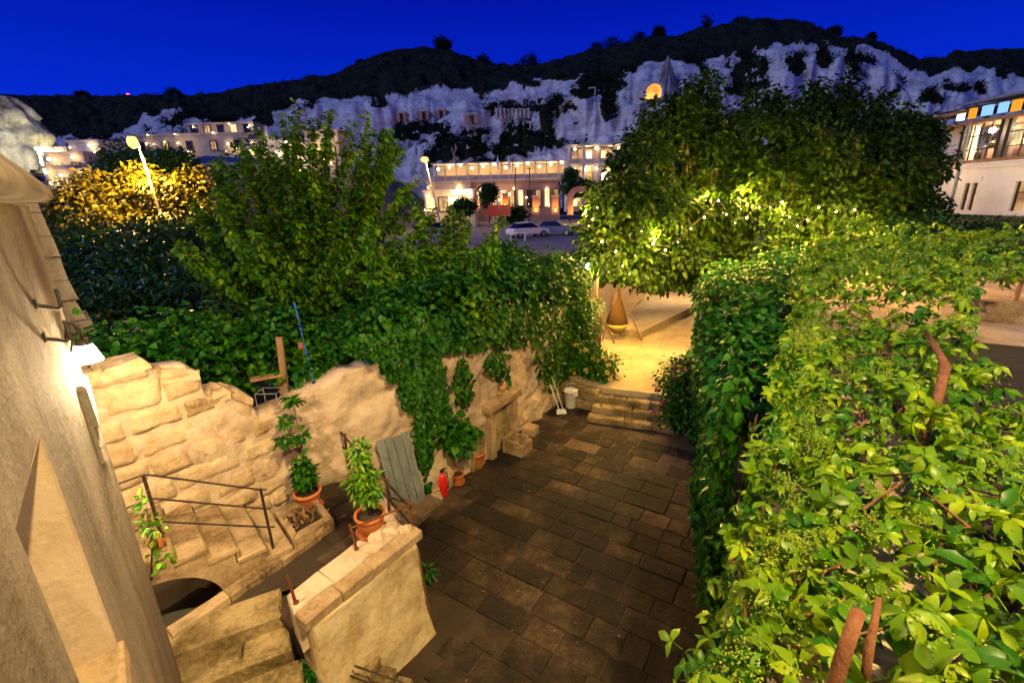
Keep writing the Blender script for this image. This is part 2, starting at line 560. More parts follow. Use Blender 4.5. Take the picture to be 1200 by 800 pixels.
def tree(name, base, lobes, label, n, per, rad, size, mat, seed, group=None, trunk_r=.18, fork=.35, tmpl=LEAF_OVAL, droop=.35, twigs=3, bark=None, shell=.5, flat=.55):
    g = np.random.default_rng(seed)
    rr = random.Random(seed)
    base = np.asarray(base, float)
    t = thing(name, base, label, 'tree', group)
    cen = np.mean([c for c, r in lobes], axis=0)
    f = base + (cen - base) * fork
    tr = MB()
    mid = (base + f) / 2 + np.array([rr.uniform(-.12, .12), rr.uniform(-.12, .12), 0])
    tr.tube([base - np.array([0, 0, .1]), mid, f], [trunk_r * 1.2, trunk_r * .95, trunk_r * .8], 9)
    tr.build('trunk', bark or M['bark'], t, True)
    for c, r in lobes:
        lb = MB()
        a, b = f, np.asarray(c) - np.array([0, 0, r[2] * .3])
        m1 = a + (b - a) * .4 + np.array([rr.uniform(-.2, .2), rr.uniform(-.2, .2), .15])
        lb.tube([a, m1, b, np.asarray(c) + np.array([0, 0, r[2] * .6])], [trunk_r * .55, trunk_r * .4, trunk_r * .24, trunk_r * .08], 6)
        for k in range(twigs):
            d = unit(g.normal(size=3)) * r * .8
            q = b + (np.asarray(c) - b) * rr.random()
            lb.tube([q, (q + c + d) / 2 + np.array([0, 0, .05]), np.asarray(c) + d], [trunk_r * .2, trunk_r * .13, trunk_r * .05], 5)
        lb.build('limb', bark or M['bark'], t, True)
    tot = sum(np.prod(r) ** (2 / 3.) for c, r in lobes)
    parts = []
    for i, (c, r) in enumerate(lobes):
        k = max(6, int(n * np.prod(r) ** (2 / 3.) / tot))
        C, Nn = lobe_points([(c, r)], k, shell, seed + i)
        rd = min(rad, .8 * float(min(r)))
        parts.append(spray(C, Nn, per, rd, size * (1 if rd == rad else .85), g, tmpl, droop, flat if rd == rad else 1.2))
    mesh_np('crown', *merge(parts), mat, t)
    return t


def branch_tree(name, base, fork, tips, label, mat, seed, group, size, per_m=34, twig_n=5, trunk_r=.13, twig_len=.75):
    """a tree grown branch by branch: every tip is the end of one bough, leaves sit along boughs and twigs"""
    g = np.random.default_rng(seed)
    base, fork = np.asarray(base, float), np.asarray(fork, float)
    t = thing(name, base, label, 'tree', group)
    MB().tube([base - np.array([0, 0, .1]), (base + fork) / 2 + g.normal(size=3) * .06, fork], [trunk_r * 1.25, trunk_r, trunk_r * .9], 9).build('trunk', M['bark'], t, True)
    P, D, L, O = [], [], [], []
    bo = MB()

    def along(path, f0, dens, droop, sz):
        seg = np.linalg.norm(np.diff(path, axis=0), axis=1)
        cum = np.concatenate([[0], np.cumsum(seg)])
        k = max(3, int(cum[-1] * (1 - f0) * dens))
        s_ = cum[-1] * (f0 + (1 - f0) * g.random(k))
        pts = np.column_stack([np.interp(s_, cum, path[:, c]) for c in range(3)])
        tan = unit(path[-1] - path[0])
        side = unit(np.cross(np.tile(tan, (k, 1)), g.normal(size=(k, 3))))
        P.append(pts + side * .03)
        D.append(side + tan * .55 + np.array([0, 0, -droop]) + g.normal(size=(k, 3)) * .25)
        O.append(side)
        L.append(sz * (.6 + .7 * g.random(k)))

    for i, tip in enumerate(tips):
        tip = np.asarray(tip, float)
        d = tip - fork
        ctrl = fork + d * .45 + np.array([d[0] * .14, d[1] * .14, -.06 * abs(d[2])]) + g.normal(size=3) * .12
        ts = np.linspace(0, 1, 9)[:, None]
        path = fork * (1 - ts) ** 2 + 2 * ts * (1 - ts) * ctrl + tip * ts ** 2
        r0 = trunk_r * .34
        bo.tube(path, list(np.linspace(r0, .006, 9)), 5)
        along(path, .40, per_m, .55, size)
        for k in range(twig_n):
            f = .30 + .62 * (k + g.random()) / twig_n
            q = path[min(int(f * 8), 7)] + (path[min(int(f * 8) + 1, 8)] - path[min(int(f * 8), 7)]) * (f * 8 % 1)
            tan = unit(tip - ctrl)
            sd = g.normal(size=3)
            sd = unit(sd - tan * (sd @ tan))
            ln = twig_len * (1.15 - f) * g.uniform(.6, 1.3)
            e = q + (sd * .75 + tan * .75 + np.array([0, 0, .1])) * ln
            tp = np.array([q, (q + e) / 2 + np.array([0, 0, .05 * ln]), e])
            bo.tube(tp, [.010, .007, .003], 4)
            along(tp, .08, per_m * 1.25, .6, size)
    bo.build('boughs', M['bark'], t, True)
    P, D, L, O = np.concatenate(P), np.concatenate(D), np.concatenate(L), np.concatenate(O)
    N = np.array([0, 0, 1.0]) + O * .35 + g.normal(size=P.shape) * .4
    mesh_np('crown', *leaves(P, D, N, L, LEAF_OVAL, .22, .3), mat, t)
    print(name, 'leaves', len(P))
    return t
# ------------------------------------------------------------------ ground and levels
tag(MB().prism([(-900, -60), (900, -60), (900, 1200), (-900, 1200)], -1.2, -.30).build('ground', M['earth']), kind='structure')

WP = [np.array(p) for p in ((-6.9, 3.15), (-5.1, 5.25), (-3.95, 6.75), (-1.85, 8.2), (1.05, 12.6), (2.1, 14.2))]
WL = np.concatenate([[0], np.cumsum([np.linalg.norm(b - a) for a, b in zip(WP[:-1], WP[1:])])])
S_OFF = WL[1] - 2.305                      # survey stations start at the second corner = 2.305


def wall_xy(s):                            # station along the garden wall -> point, normal towards the courtyard
    s = s + S_OFF
    i = int(min(max(np.searchsorted(WL, s) - 1, 0), len(WP) - 2))
    e = (WP[i + 1] - WP[i]) / (WL[i + 1] - WL[i])
    nn = np.array([e[1], -e[0]])
    # smooth normal near corners
    return WP[i] + e * (s - WL[i]), nn


TOP = [(-1, 4.3), (2.0, 4.18), (2.3, 4.10), (2.52, 4.2), (2.80, 4.16), (2.87, 3.92), (3.0, 4.0), (3.22, 3.95), (3.33, 3.82), (3.385, 3.42), (3.58, 3.46), (3.85, 3.38), (3.96, 3.1), (4.0, 2.84), (4.37, 2.90), (4.7, 3.02), (5.08, 3.15), (5.5, 3.27), (5.97, 3.24), (6.7, 3.42), (8, 3.38), (10, 3.2), (12, 2.95), (15, 2.7)]


def wall_top(s):
    return float(np.interp(s, [a for a, b in TOP], [b for a, b in TOP]))


# courtyard: mortar bed with single paving stones
cy = MB().prism([AB(-2, -9)[:2], AB(-2, 1.2)[:2], AB(16, 1.2)[:2], AB(16, -9)[:2]], -.25, -.022).build('courtyard', M['joint'])
tag(cy, kind='structure')


def inside_court(x, y):
    p = np.array([x, y])
    b, a = p @ BX, p @ AX
    return a, b


g2 = random.Random(5)
stones_made = 0
proto_stones = []
for k in range(8):
    mb = MB()
    mb.stone([(-.5, -.5, -.06), (.5, -.5, -.06), (.5, .5, -.06), (-.5, .5, -.06)], [(-.5, -.5, 0), (.5, -.5, 0), (.5, .5, 0), (-.5, .5, 0)], .018, .006)
    ps = mb.build('paving_stone', M['pave'])
    proto_stones.append(ps.data)
    bpy.data.objects.remove(ps)
a = 2.15
while a < 12.4:
    wa = g2.uniform(.32, .50)
    b = -6.0 + g2.uniform(-.3, .2)
    while b < .55:
        lb = g2.choice((.36, .50, .58, .7, .84)) * g2.uniform(.9, 1.1)
        ca, cb = a + wa / 2, b + lb / 2
        left = -3.45 if ca < 4.1 else np.interp(ca, [4.1, 6.0, 9.2, 10.5, 12.4], [-5.4, -5.7, -6.1, -6.0, -5.9])
        right = np.interp(ca, [2, 6, 10, 11, 12.4], [.55, -.1, -1.3, -2.0, -4.4])
        w_ = AB(ca, cb)
        stain_ok = ca < 9.3 or g2.random() < .62
        if left < cb < right and w_[1] > 3.3 and stain_ok:
            o = bpy.data.objects.new('paving_stone', g2.choice(proto_stones))
            o.location = AB(ca, cb, g2.uniform(-.006, .004))
            o.rotation_euler = (g2.uniform(-.006, .006), g2.uniform(-.006, .006), math.pi / 2 - TH - math.pi / 2 + g2.uniform(-.012, .012) + g2.choice((0, math.pi)))
            o.scale = (lb - .016, wa - .014, 1)
            link(o, cy)
            stones_made += 1
        b += lb
    a += wa
print('paving stones', stones_made)
tag(MB().prism([AB(9.1, -6.6)[:2], AB(9.1, .3)[:2], AB(15.5, -.5)[:2], AB(15.5, -7.2)[:2]], -.2, -.010).build('courtyard_far_floor', M['dirt']), kind='structure')

# garden behind the wall, town ground
gp = [wall_xy(s)[0] - wall_xy(s)[1] * .25 for s in np.linspace(-.4, 13.4, 24)]
poly = [tuple(p) for p in gp] + [(3.2, 15.6), (3.2, 34), (-44, 34), (-44, 3.4)]
tag(MB().prism(poly, -.28, 2.0).build('garden_ground', M['soil']), kind='structure')
tag(MB().prism([(-140, 34.05), (120, 34.05), (150, 135), (-180, 135)], -.28, 2.4).build('town_ground', M['asphalt']), kind='structure')

# upper terrace with yellow floor, behind the steps
UZ = .62
e0, e1 = atz(655, 462, .3)[:2], np.array([5.6, 11.35])
sl, sr = np.array([2.55, 12.55]), np.array([4.6, 11.75])
up_poly = [(1.75, 13.55), tuple(sl), tuple(sr), (7.2, 10.9), (15.5, 17.5), (12.5, 27.5), (3.0, 27.5)]
tag(MB().prism(up_poly, -.2, UZ).build('upper_terrace', M['screed']), kind='structure')
st = MB().prism([tuple(atz(725, 385, .9)[:2]), tuple(atz(752, 389, .9)[:2]), tuple(atz(815, 358, .9)[:2]), tuple(atz(757, 345, .9)[:2])], UZ - .05, .92)
tag(st.build('stage', M['screed'], bevel=.02), 'low pale platform on the upper terrace under the tree', 'platform')

# ------------------------------------------------------------------ stone steps up to the terrace
stp = thing('stone_steps', (*((sl + sr) / 2), 0), 'three worn stone steps between the rose bushes', 'steps')
ex = (sr - sl) / np.linalg.norm(sr - sl)
ey = np.array([ex[1], -ex[0]])             # towards the courtyard
W0 = np.linalg.norm(sr - sl)
for i in range(3):
    z1, z0 = UZ - .155 * (i + 1), -.05
    d0, d1 = .36 * i + .02, .36 * (i + 1)
    cuts = [-.06 * i] + sorted(W0 * (k + .5 + R.uniform(-.3, .3)) / 3.5 for k in range(3)) + [W0 + .02]
    for c0, c1 in zip(cuts[:-1], cuts[1:]):
        q = [sl + ex * (c0 + .002) + ey * d1, sl + ex * (c1 - .002) + ey * d1, sl + ex * (c1 - .002) + ey * d0, sl + ex * (c0 + .002) + ey * d0]
        MB().stone([(*p, z0) for p in q], [(*p, z1 + R.uniform(-.008, .008)) for p in q], .025, .012).build('step_block', M['moss'], stp)
kb = thing('low_kerb_wall', (2.1, 12.9, 0), 'low two course stone kerb between the bucket and the steps', 'wall')
k0, k1 = np.array([1.45, 13.05]), sl + ey * .35
kd = (k1 - k0) / np.linalg.norm(k1 - k0)
kn = np.array([kd[1], -kd[0]])
for row, (z0, z1, off) in enumerate(((-.04, .26, .12), (.27, .56, 0))):
    L = np.linalg.norm(k1 - k0)
    cuts = [0, L * (.42 + .16 * row), L]
    for c0, c1 in zip(cuts[:-1], cuts[1:]):
        q = [k0 + kd * c0 + kn * off, k0 + kd * (c1 - .015) + kn * off, k0 + kd * (c1 - .015) - kn * .4, k0 + kd * c0 - kn * .4]
        MB().stone([(*p, z0) for p in q], [(*p, z1) for p in q], .03, .015).build('kerb_stone', M['moss'], kb)

# ------------------------------------------------------------------ the garden wall
gw = thing('garden_wall', (-3.9, 6.7, 0), 'tall ruined stone garden wall with a broken stepped top and ivy', 'wall')
ns, nz = 260, 64
Sg = np.concatenate([np.linspace(-.3, 4.2, 120), np.linspace(4.23, 13.2, 150)])
V, F = [], []
nz_tot = 0
fr = np.zeros((len(Sg), nz, 3))
bk = np.zeros((len(Sg), nz, 3))
for i, s in enumerate(Sg):
    zt = wall_top(s) + .03 * float(fbm(s * 5, 3.3)) - .03
    zs = np.linspace(-.15, zt, nz)
    # average the normal near bends so that the face turns softly
    pts = [wall_xy(s + d) for d in (-.25, -.12, 0, .12, .25)]
    p = np.mean([q[0] for q in pts], axis=0)
    nn = unit(np.mean([q[1] for q in pts], axis=0))
    amp = np.interp(s, [4.0, 4.5], [.05, .085])
    disp = amp * fbm(s * 1.7 + np.zeros(nz), zs * 1.9, 0, 5) - .012 * (s < 4.05)
    disp = disp + .022 * fbm(s * 7.3 + np.zeros(nz), zs * 8.1, 3.0, 3)
    disp = disp + .10 * np.clip((1.2 - zs) / 1.2, 0, 1) * (s > 5.8)
    cap = np.clip((zs - (zt - .10)) / .10, 0, 1) ** 2 * .07
    q = p[None] + nn[None] * (disp - cap)[:, None]
    fr[i] = np.column_stack([q, zs])
    bq = p[None] - nn[None] * (.50 - cap)[:, None]
    bk[i] = np.column_stack([bq, zs])
n1 = len(Sg)
V = np.concatenate([fr.reshape(-1, 3), bk.reshape(-1, 3)])
idx = np.arange(n1 * nz).reshape(n1, nz)
o_ = n1 * nz
F = []
A_ = idx[:-1, :-1].ravel(); B_ = idx[1:, :-1].ravel(); C_ = idx[1:, 1:].ravel(); D_ = idx[:-1, 1:].ravel()
F.append(np.column_stack([A_, B_, C_, D_]))
F.append(np.column_stack([o_ + B_, o_ + A_, o_ + D_, o_ + C_]))
t_ = idx[:, -1]
F.append(np.column_stack([t_[:-1], t_[1:], o_ + t_[1:], o_ + t_[:-1]]))
F.append(np.array([[idx[0, k], idx[0, k + 1], o_ + idx[0, k + 1], o_ + idx[0, k]] for k in range(nz - 1)]))
F.append(np.array([[idx[-1, k + 1], idx[-1, k], o_ + idx[-1, k], o_ + idx[-1, k + 1]] for k in range(nz - 1)]))
core = mesh_np('plaster_face', V, np.concatenate(F), M['plaster'], gw, True)


def pillow(s0, s1, z0, z1, h, mat, parent, name='stone', depth=.12, jit=.03):
    """one rough stone of the wall, bulging from the face"""
    nx, ny = 9, 7
    vs, fs = [], []
    ph = R.uniform(0, 50)
    tx_, tz_ = R.uniform(-2, 2), R.uniform(-1.4, 1.4)
    sk = [R.uniform(-jit, jit) for _ in range(4)]
    sz = [R.uniform(-jit, jit) for _ in range(4)]
    for i in range(nx):
        for j in range(ny):
            a_, b_ = i / (nx - 1), j / (ny - 1)
            s = s0 + (s1 - s0) * a_ + (sk[0] * (1 - a_) * (1 - b_) + sk[1] * a_ * (1 - b_) + sk[2] * a_ * b_ + sk[3] * (1 - a_) * b_)
            z = z0 + (z1 - z0) * b_ + (sz[0] * (1 - a_) * (1 - b_) + sz[1] * a_ * (1 - b_) + sz[2] * a_ * b_ + sz[3] * (1 - a_) * b_)
            p, nn = wall_xy(s)
            e = min(1, min(a_, 1 - a_) * 8.0) ** .6 * min(1, min(b_, 1 - b_) * 6.0) ** .6
            d = -.075 + (h + .075) * e + (.024 * float(fbm(s * 4 + ph, z * 4, 0, 4)) + .012 * tx_ * (a_ - .5) + .03 * tz_ * (b_ - .5)) * e
            q = p + nn * d
            vs.append((q[0], q[1], z))
    for i in range(nx - 1):
        for j in range(ny - 1):
            fs.append((i * ny + j, (i + 1) * ny + j, (i + 1) * ny + j + 1, i * ny + j + 1))
    return MB().add(vs, fs).build(name, mat, parent, True)


z = 1.15
row = 0
while z < 4.2:
    hgt = R.uniform(.27, .46)
    s = 1.6 + R.uniform(-.2, .2)
    while s < 4.15:
        ln = R.uniform(.34, .95)
        s1 = min(s + ln, 4.22)
        # break at the steps of the ruined top
        for br in (2.84, 3.37, 3.98):
            if s < br - .12 < s1 - .12 and z + hgt * .6 > min(wall_top(br + .05), wall_top(s1)):
                s1 = br
        zt = min(wall_top(s + .04), wall_top((s + s1) / 2), wall_top(s1 - .04)) - .01
        zz1 = z + hgt
        if zz1 > zt - .14:
            zz1 = zt
        if zz1 - z > .09 and s1 - s > .12:
            pillow(s + .004, s1 - .004, z + .004, zz1 - .003, R.uniform(-.005, .035), M['rubble'], gw)
        s = s1
    z += hgt
    row += 1
# cap stones that crown the ruined top
for s0, s1 in ((1.75, 2.3), (2.33, 2.82), (2.88, 3.34), (3.41, 3.66), (3.68, 3.95)):
    p0, n0 = wall_xy(s0)
    p1, n1_ = wall_xy(s1)
    z0_, z1_ = wall_top(s0 + .03) - .05, wall_top(s1 - .03) - .05
    q = [p0 + n0 * .05, p1 + n1_ * .05, p1 - n1_ * .47, p0 - n0 * .47]
    MB().stone([(*q[0], z0_ - .12), (*q[1], z1_ - .12), (*q[2], z1_ - .12), (*q[3], z0_ - .12)], [(*q[0], z0_ + .06), (*q[1], z1_ + .06), (*q[2], z1_ + .08), (*q[3], z0_ + .08)], .05, .03).build('cap_stone', M['rubble'], gw)
# worn stones that show through the plaster at the foot of the far part
for k in range(16):
    s = R.uniform(7.0, 12.6)
    z = R.uniform(.05, .75) if s > 8.2 else R.uniform(.05, .5)
    pillow(s, s + R.uniform(.25, .5), z, z + R.uniform(.16, .28), R.uniform(.06, .11), M['rubble'], gw)

# ------------------------------------------------------------------ carved fountain on the wall foot
p, nn = wall_xy(9.35)
al = np.array([-nn[1], nn[0]])
ft = thing('wall_fountain', (*p, 0), 'carved old stone fountain niche set against the garden wall', 'fountain')


def wblk(name, s0, s1, z0, z1, d0, d1, mat, parent, ch=.015):
    a0, m0 = wall_xy(s0)
    a1, m1 = wall_xy(s1)
    q = [a0 + m0 * d1, a1 + m1 * d1, a1 + m1 * d0, a0 + m0 * d0]
    return MB().stone([(*c, z0) for c in q], [(*c, z1) for c in q], ch, .01).build(name, mat, parent)


wblk('pilaster', 8.72, 8.90, 0, 1.25, -.1, .26, M['cut'], ft)
wblk('pilaster', 9.72, 9.90, 0, 1.25, -.1, .26, M['cut'], ft)
wblk('lintel', 8.62, 10.0, 1.255, 1.42, -.1, .32, M['cut'], ft)
wblk('back_panel', 8.905, 9.715, .0, 1.25, -.1, .14, M['moss'], ft)
wblk('side_panel', 8.05, 8.5, .02, .92, -.1, .22, M['moss'], ft, .05)
for s0, s1, z0, z1, d0, d1 in ((9.15, 9.66, 0, .42, .27, .36), (9.15, 9.25, 0, .36, .37, .72), (9.56, 9.66, 0, .36, .37, .72), (9.15, 9.66, 0, .30, .73, .84), (9.26, 9.55, 0, .06, .37, .72)):
    wblk('basin_slab', s0, s1, z0, z1, d0, d1, M['cut'], ft)
wblk('spout_stone', 10.15, 10.5, .0, .22, .2, .55, M['cut'], ft)
wblk('small_jar_shelf', 9.35, 9.6, 1.43, 1.5, -.05, .2, M['cut'], ft)
pj_, nj_ = wall_xy(9.48)
jar = MB().lathe([(.06, 0), (.10, .06), (.12, .16), (.07, .25), (.06, .30), (.085, .34), (.06, .34), (.045, .28)], (*(pj_ + nj_ * .09), 1.505), 14)
tag(jar.build('clay_jar', M['terra_pale'], None, True), 'small pale clay jar on top of the stone fountain', 'jar')

# ------------------------------------------------------------------ raised landing (terrace) with parapet
TZ = 1.2
P_in_n, P_in_f = np.array([-2.71, 4.21]), np.array([-1.93, 5.42])
P_out_n, P_out_f = np.array([-2.30, 3.80]), np.array([-1.28, 5.22])
W_a, W_b = np.array([-3.92, 6.85]), np.array([-2.95, 7.45])
K0, K1 = np.array([-4.13, 4.13]), np.array([-3.07, 5.75])
blkC, blkD = np.array([-3.25, 4.62]), np.array([-4.15, 4.18])
lt = MB().prism([blkD, blkC, P_in_n + (0.02, .0), P_in_f, (-2.95, 7.40), (-3.7, 6.95), (-3.5, 6.3), (-3.25, 5.9), K1 + (.06, -.1), K0 + (.1, -.06)], -.2, TZ - .03)
lto = lt.build('raised_landing', M['joint'])
tag(lto, 'raised stone landing paved with dark slabs behind the parapet', 'landing')
# its slabs
d_ = unit(P_in_f - P_in_n)
e_ = np.array([d_[1], -d_[0]])
for i in range(-1, 6):
    for j in range(-4, 1):
        ln, wd = .56, .36
        c = P_in_n + d_ * (i * ln + (.25 if j % 2 else 0) + ln / 2) + e_ * (j * wd - wd / 2 - .02)
        # keep inside the landing
        kl = unit(K1 - K0)
        kr = np.array([kl[1], -kl[0]])
        if (c - K0) @ kr < .30 and (c - K0) @ kl < 1.9:
            continue
        if (c - blkC) @ e_ < -.45 and c[1] < 4.75:
            continue
        if (c[1] - 5.3) > 1.75 + (c[0] + 3.3) * -.2 or c[0] < -3.75:
            continue
        if i < 0 and j > -1:
            continue
        if (c - blkD) @ np.array([(blkC - blkD)[1], -(blkC - blkD)[0]]) / np.linalg.norm(blkC - blkD) > -.42 and c[0] < -2.75:
            continue
        q = [c - d_ * (ln / 2 - .01) + e_ * (wd / 2 - .01), c - d_ * (ln / 2 - .01) - e_ * (wd / 2 - .01), c + d_ * (ln / 2 - .01) - e_ * (wd / 2 - .01), c + d_ * (ln / 2 - .01) + e_ * (wd / 2 - .01)]
        q = q[::-1]
        MB().stone([(*p, TZ - .08) for p in q], [(*p, TZ + R.uniform(-.006, .006)) for p in q], .012, .006).build('paving_slab', M['terrace'], lto)

pp = thing('parapet_wall', (*P_out_n, 0), 'lit plastered parapet wall with a stone slab coping beside the courtyard', 'wall')
# plastered body with an uneven outer face
n_u, n_z = 40, 30
out = []
o2n, o2f = P_out_n + (.02, .10), P_out_f + (-.10, -.10)
do = unit(o2f - o2n)
no = np.array([do[1], -do[0]])
grid = np.zeros((n_u, n_z, 3))
Lp = np.linalg.norm(o2f - o2n)
for i in range(n_u):
    for j in range(n_z):
        u_, z_ = i / (n_u - 1), -.1 + 1.66 * j / (n_z - 1)
        flare = .16 * (1 - j / (n_z - 1)) ** 2
        d = .035 * float(fbm(u_ * 4, z_ * 2.4, 1.7, 4)) + flare
        q = o2n + do * (u_ * Lp + flare * (.6 if u_ > .95 else 0)) + no * d
        grid[i, j] = (*q, z_)
back = np.array([[(*(o2n + do * (Lp * i / (n_u - 1)) - no * .40), grid[i, j, 2]) for j in range(n_z)] for i in range(n_u)])
Vp = np.concatenate([grid.reshape(-1, 3), back.reshape(-1, 3)])
ix = np.arange(n_u * n_z).reshape(n_u, n_z)
Fp = [np.column_stack([ix[:-1, :-1].ravel(), ix[1:, :-1].ravel(), ix[1:, 1:].ravel(), ix[:-1, 1:].ravel()])]
oo = n_u * n_z
for a_, rev in ((ix[0], 0), (ix[-1], 1)):
    Fp.append(np.column_stack([a_[:-1], a_[1:], oo + a_[1:], oo + a_[:-1]]) if not rev else np.column_stack([a_[1:], a_[:-1], oo + a_[:-1], oo + a_[1:]]))
Fp.append(np.column_stack([oo + ix[1:, :-1].ravel(), oo + ix[:-1, :-1].ravel(), oo + ix[:-1, 1:].ravel(), oo + ix[1:, 1:].ravel()]))
Fp.append(np.column_stack([ix[:-1, -1], ix[1:, -1], oo + ix[1:, -1], oo + ix[:-1, -1]]))
mesh_np('plaster_body', Vp, np.concatenate(Fp), M['limewash'], pp, True)
# end wall of the landing towards the far side (below the railing)
MB().stone([(*P_out_f, -.1), (*(P_out_f + no * -.1), -.1), (-3.0, 7.45, -.1), (-2.9, 7.65, -.1)][::-1], [(*(P_out_f + (-.1, -.02)), 1.5), (*(P_in_f + (.0, .05)), 1.5), (-3.1, 7.38, 1.5), (-2.92, 7.58, 1.5)][::-1], .05, .03).build('end_wall', M['plaster'], pp)
cuts = [0, .27, .52, .74, 1.0]
for c0, c1 in zip(cuts[:-1], cuts[1:]):
    # outer row of moulded coping stones
    a0, a1 = P_out_n + (P_out_f - P_out_n) * (c0 + .002), P_out_n + (P_out_f - P_out_n) * (c1 - .002)
    q = [a0 - no * .03, a1 - no * .03, a1 - no * .24, a0 - no * .24]
    MB().stone([(*p, 1.56) for p in q], [(*p, 1.70 + R.uniform(-.005, .005)) for p in q], .012, .006).build('coping_stone', M['cut'], pp)
cuts = [0, .3, .62, 1.0]
for c0, c1 in zip(cuts[:-1], cuts[1:]):
    a0, a1 = P_out_n + (P_out_f - P_out_n) * (c0 + .002), P_out_n + (P_out_f - P_out_n) * (c1 - .002)
    b0, b1 = P_in_n + (P_in_f - P_in_n) * (c0 + .002), P_in_n + (P_in_f - P_in_n) * (c1 - .002)
    q = [a0 - no * .243, a1 - no * .243, b1, b0]
    MB().stone([(*p, 1.1) for p in q], [(*p, 1.685 + R.uniform(-.01, .01)) for p in q], .014, .010).build('parapet_top_stone', M['plaster'], pp)
# loose rubble on the far end of the parapet
for k in range(6):
    c = P_in_f + (P_out_f - P_in_f) * R.uniform(.25, .9) - d_ * R.uniform(.05, .35)
    r = R.uniform(.05, .10)
    MB().stone([(c[0] - r, c[1] - r, 1.69), (c[0] + r, c[1] - r, 1.69), (c[0] + r, c[1] + r, 1.69), (c[0] - r, c[1] + r, 1.69)], [(c[0] - r * .8, c[1] - r * .7, 1.71 + r), (c[0] + r * .8, c[1] - r * .8, 1.71 + r * .8), (c[0] + r * .7, c[1] + r * .8, 1.72 + r), (c[0] - r * .7, c[1] + r * .7, 1.71 + r)], .02, .02).build('loose_stone', M['plaster'], pp)

# broad steps down from the landing towards the viewer
bs = thing('broad_steps', (-3.5, 4.2, 0), 'broad worn stone block steps going down beside the parapet end', 'steps')
sd = unit(blkC - blkD)
sn = np.array([sd[1], -sd[0]])
for i in range(5):
    z1 = TZ + .02 - .215 * i
    p0 = blkD + sn * (.33 * i - (.12 if i == 0 else 0)) - sd * .15
    p1 = blkC + sn * (.33 * i - (.12 if i == 0 else 0)) + sd * (.20 + .07 * i)
    cutl = [0, 1] if i != 1 else [0, .62, 1]
    for c0, c1 in zip(cutl[:-1], cutl[1:]):
        a0, a1 = p0 + (p1 - p0) * c0, p0 + (p1 - p0) * (c1 - .004)
        dp = .36 + (.12 if i == 0 else 0)
        q = [a0 + sn * dp, a1 + sn * dp, a1 + sn * .005, a0 + sn * .005]
        MB().stone([(*p, -.1) for p in q], [(*p, z1) for p in q], .03, .012).build('step_block', M['moss'], bs)

# kerb beside the sunken pit, planter box at its end
kt = thing('pit_kerb', (*K0, 1.0), 'stone kerb along the sunken pit below the arched stair', 'kerb')
kl = unit(K1 - K0)
kr = np.array([kl[1], -kl[0]])
cuts = [0, .34, .7, 1.0]
for c0, c1 in zip(cuts[:-1], cuts[1:]):
    a0, a1 = K0 + (K1 - K0) * c0, K0 + (K1 - K0) * (c1 - .005)
    q = [a0 + kr * .11, a1 + kr * .11, a1 - kr * .07, a0 - kr * .07]
    MB().stone([(*p, .3) for p in q], [(*p, 1.29) for p in q], .02, .01).build('kerb_stone', M['cut'], kt)
tag(MB().prism([(-6.6, 3.6), (-4.05, 4.0), (-3.3, 5.35), (-4.9, 5.6)], -.2, .45).build('pit_floor', M['pit']), kind='structure')

# ------------------------------------------------------------------ arched stair along the wall
s0 = np.array([-4.19, 4.52])
dS = unit(np.array([.74, .66]))
nS = np.array([-dS[1], dS[0]])              # towards the wall
ar = thing('arched_stair', (*s0, .45), 'short stone stair over an arch, going down to the landing', 'stairs')
TR, RI, NW = .315, .18, 1.25


def stair_z(t):
    return 2.1 if t < 0 else 2.1 - RI * (math.floor(t / TR) + 1)


for i in range(-1, 4):
    z1 = 2.1 - RI * (i + 1)
    t0, t1 = (-1.75, 0.0) if i < 0 else (TR * i, TR * (i + 1))
    q = [s0 + dS * t0 - nS * .02, s0 + dS * (t1 + .03) - nS * .02, s0 + dS * (t1 + .03) + nS * NW, s0 + dS * t0 + nS * NW]
    MB().stone([(*p, z1 - .075) for p in q], [(*p, z1) for p in q], .014, .006).build('tread' if i >= 0 else 'top_slab', M['cut'], ar)
    if i >= 0:
        q = [s0 + dS * t0 + nS * .0, s0 + dS * (t0 + .05) + nS * .0, s0 + dS * (t0 + .05) + nS * NW, s0 + dS * t0 + nS * NW]
        MB().hexa([(*p, z1 - .1) for p in q], [(*p, z1 + RI - .076) for p in q]).build('riser', M['moss'], ar)
# side wall with the arch opening
acx, ahw, aspr, ahh = -.28, .70, 1.05, .68
cols = np.linspace(-1.75, 1.35, 94)
mbs = MB()
for c0, c1 in zip(cols[:-1], cols[1:]):
    cm = (c0 + c1) / 2
    zt = stair_z(cm) - .077
    if cm > TR * 4:
        continue
    zb = [.40, .40]
    for k, cc in enumerate((c0, c1)):
        x = (cc - acx) / ahw
        if abs(x) < 1:
            zb[k] = aspr + ahh * math.sqrt(1 - x * x) * .98
    f0, f1 = s0 + dS * c0, s0 + dS * c1
    b0, b1 = f0 + nS * .22, f1 + nS * .22
    mbs.hexa([(*f0, zb[0]), (*f1, zb[1]), (*b1, zb[1]), (*b0, zb[0])], [(*f0, zt), (*f1, zt), (*b1, zt), (*b0, zt)])
mbs.build('arch_wall', M['cut'], ar)
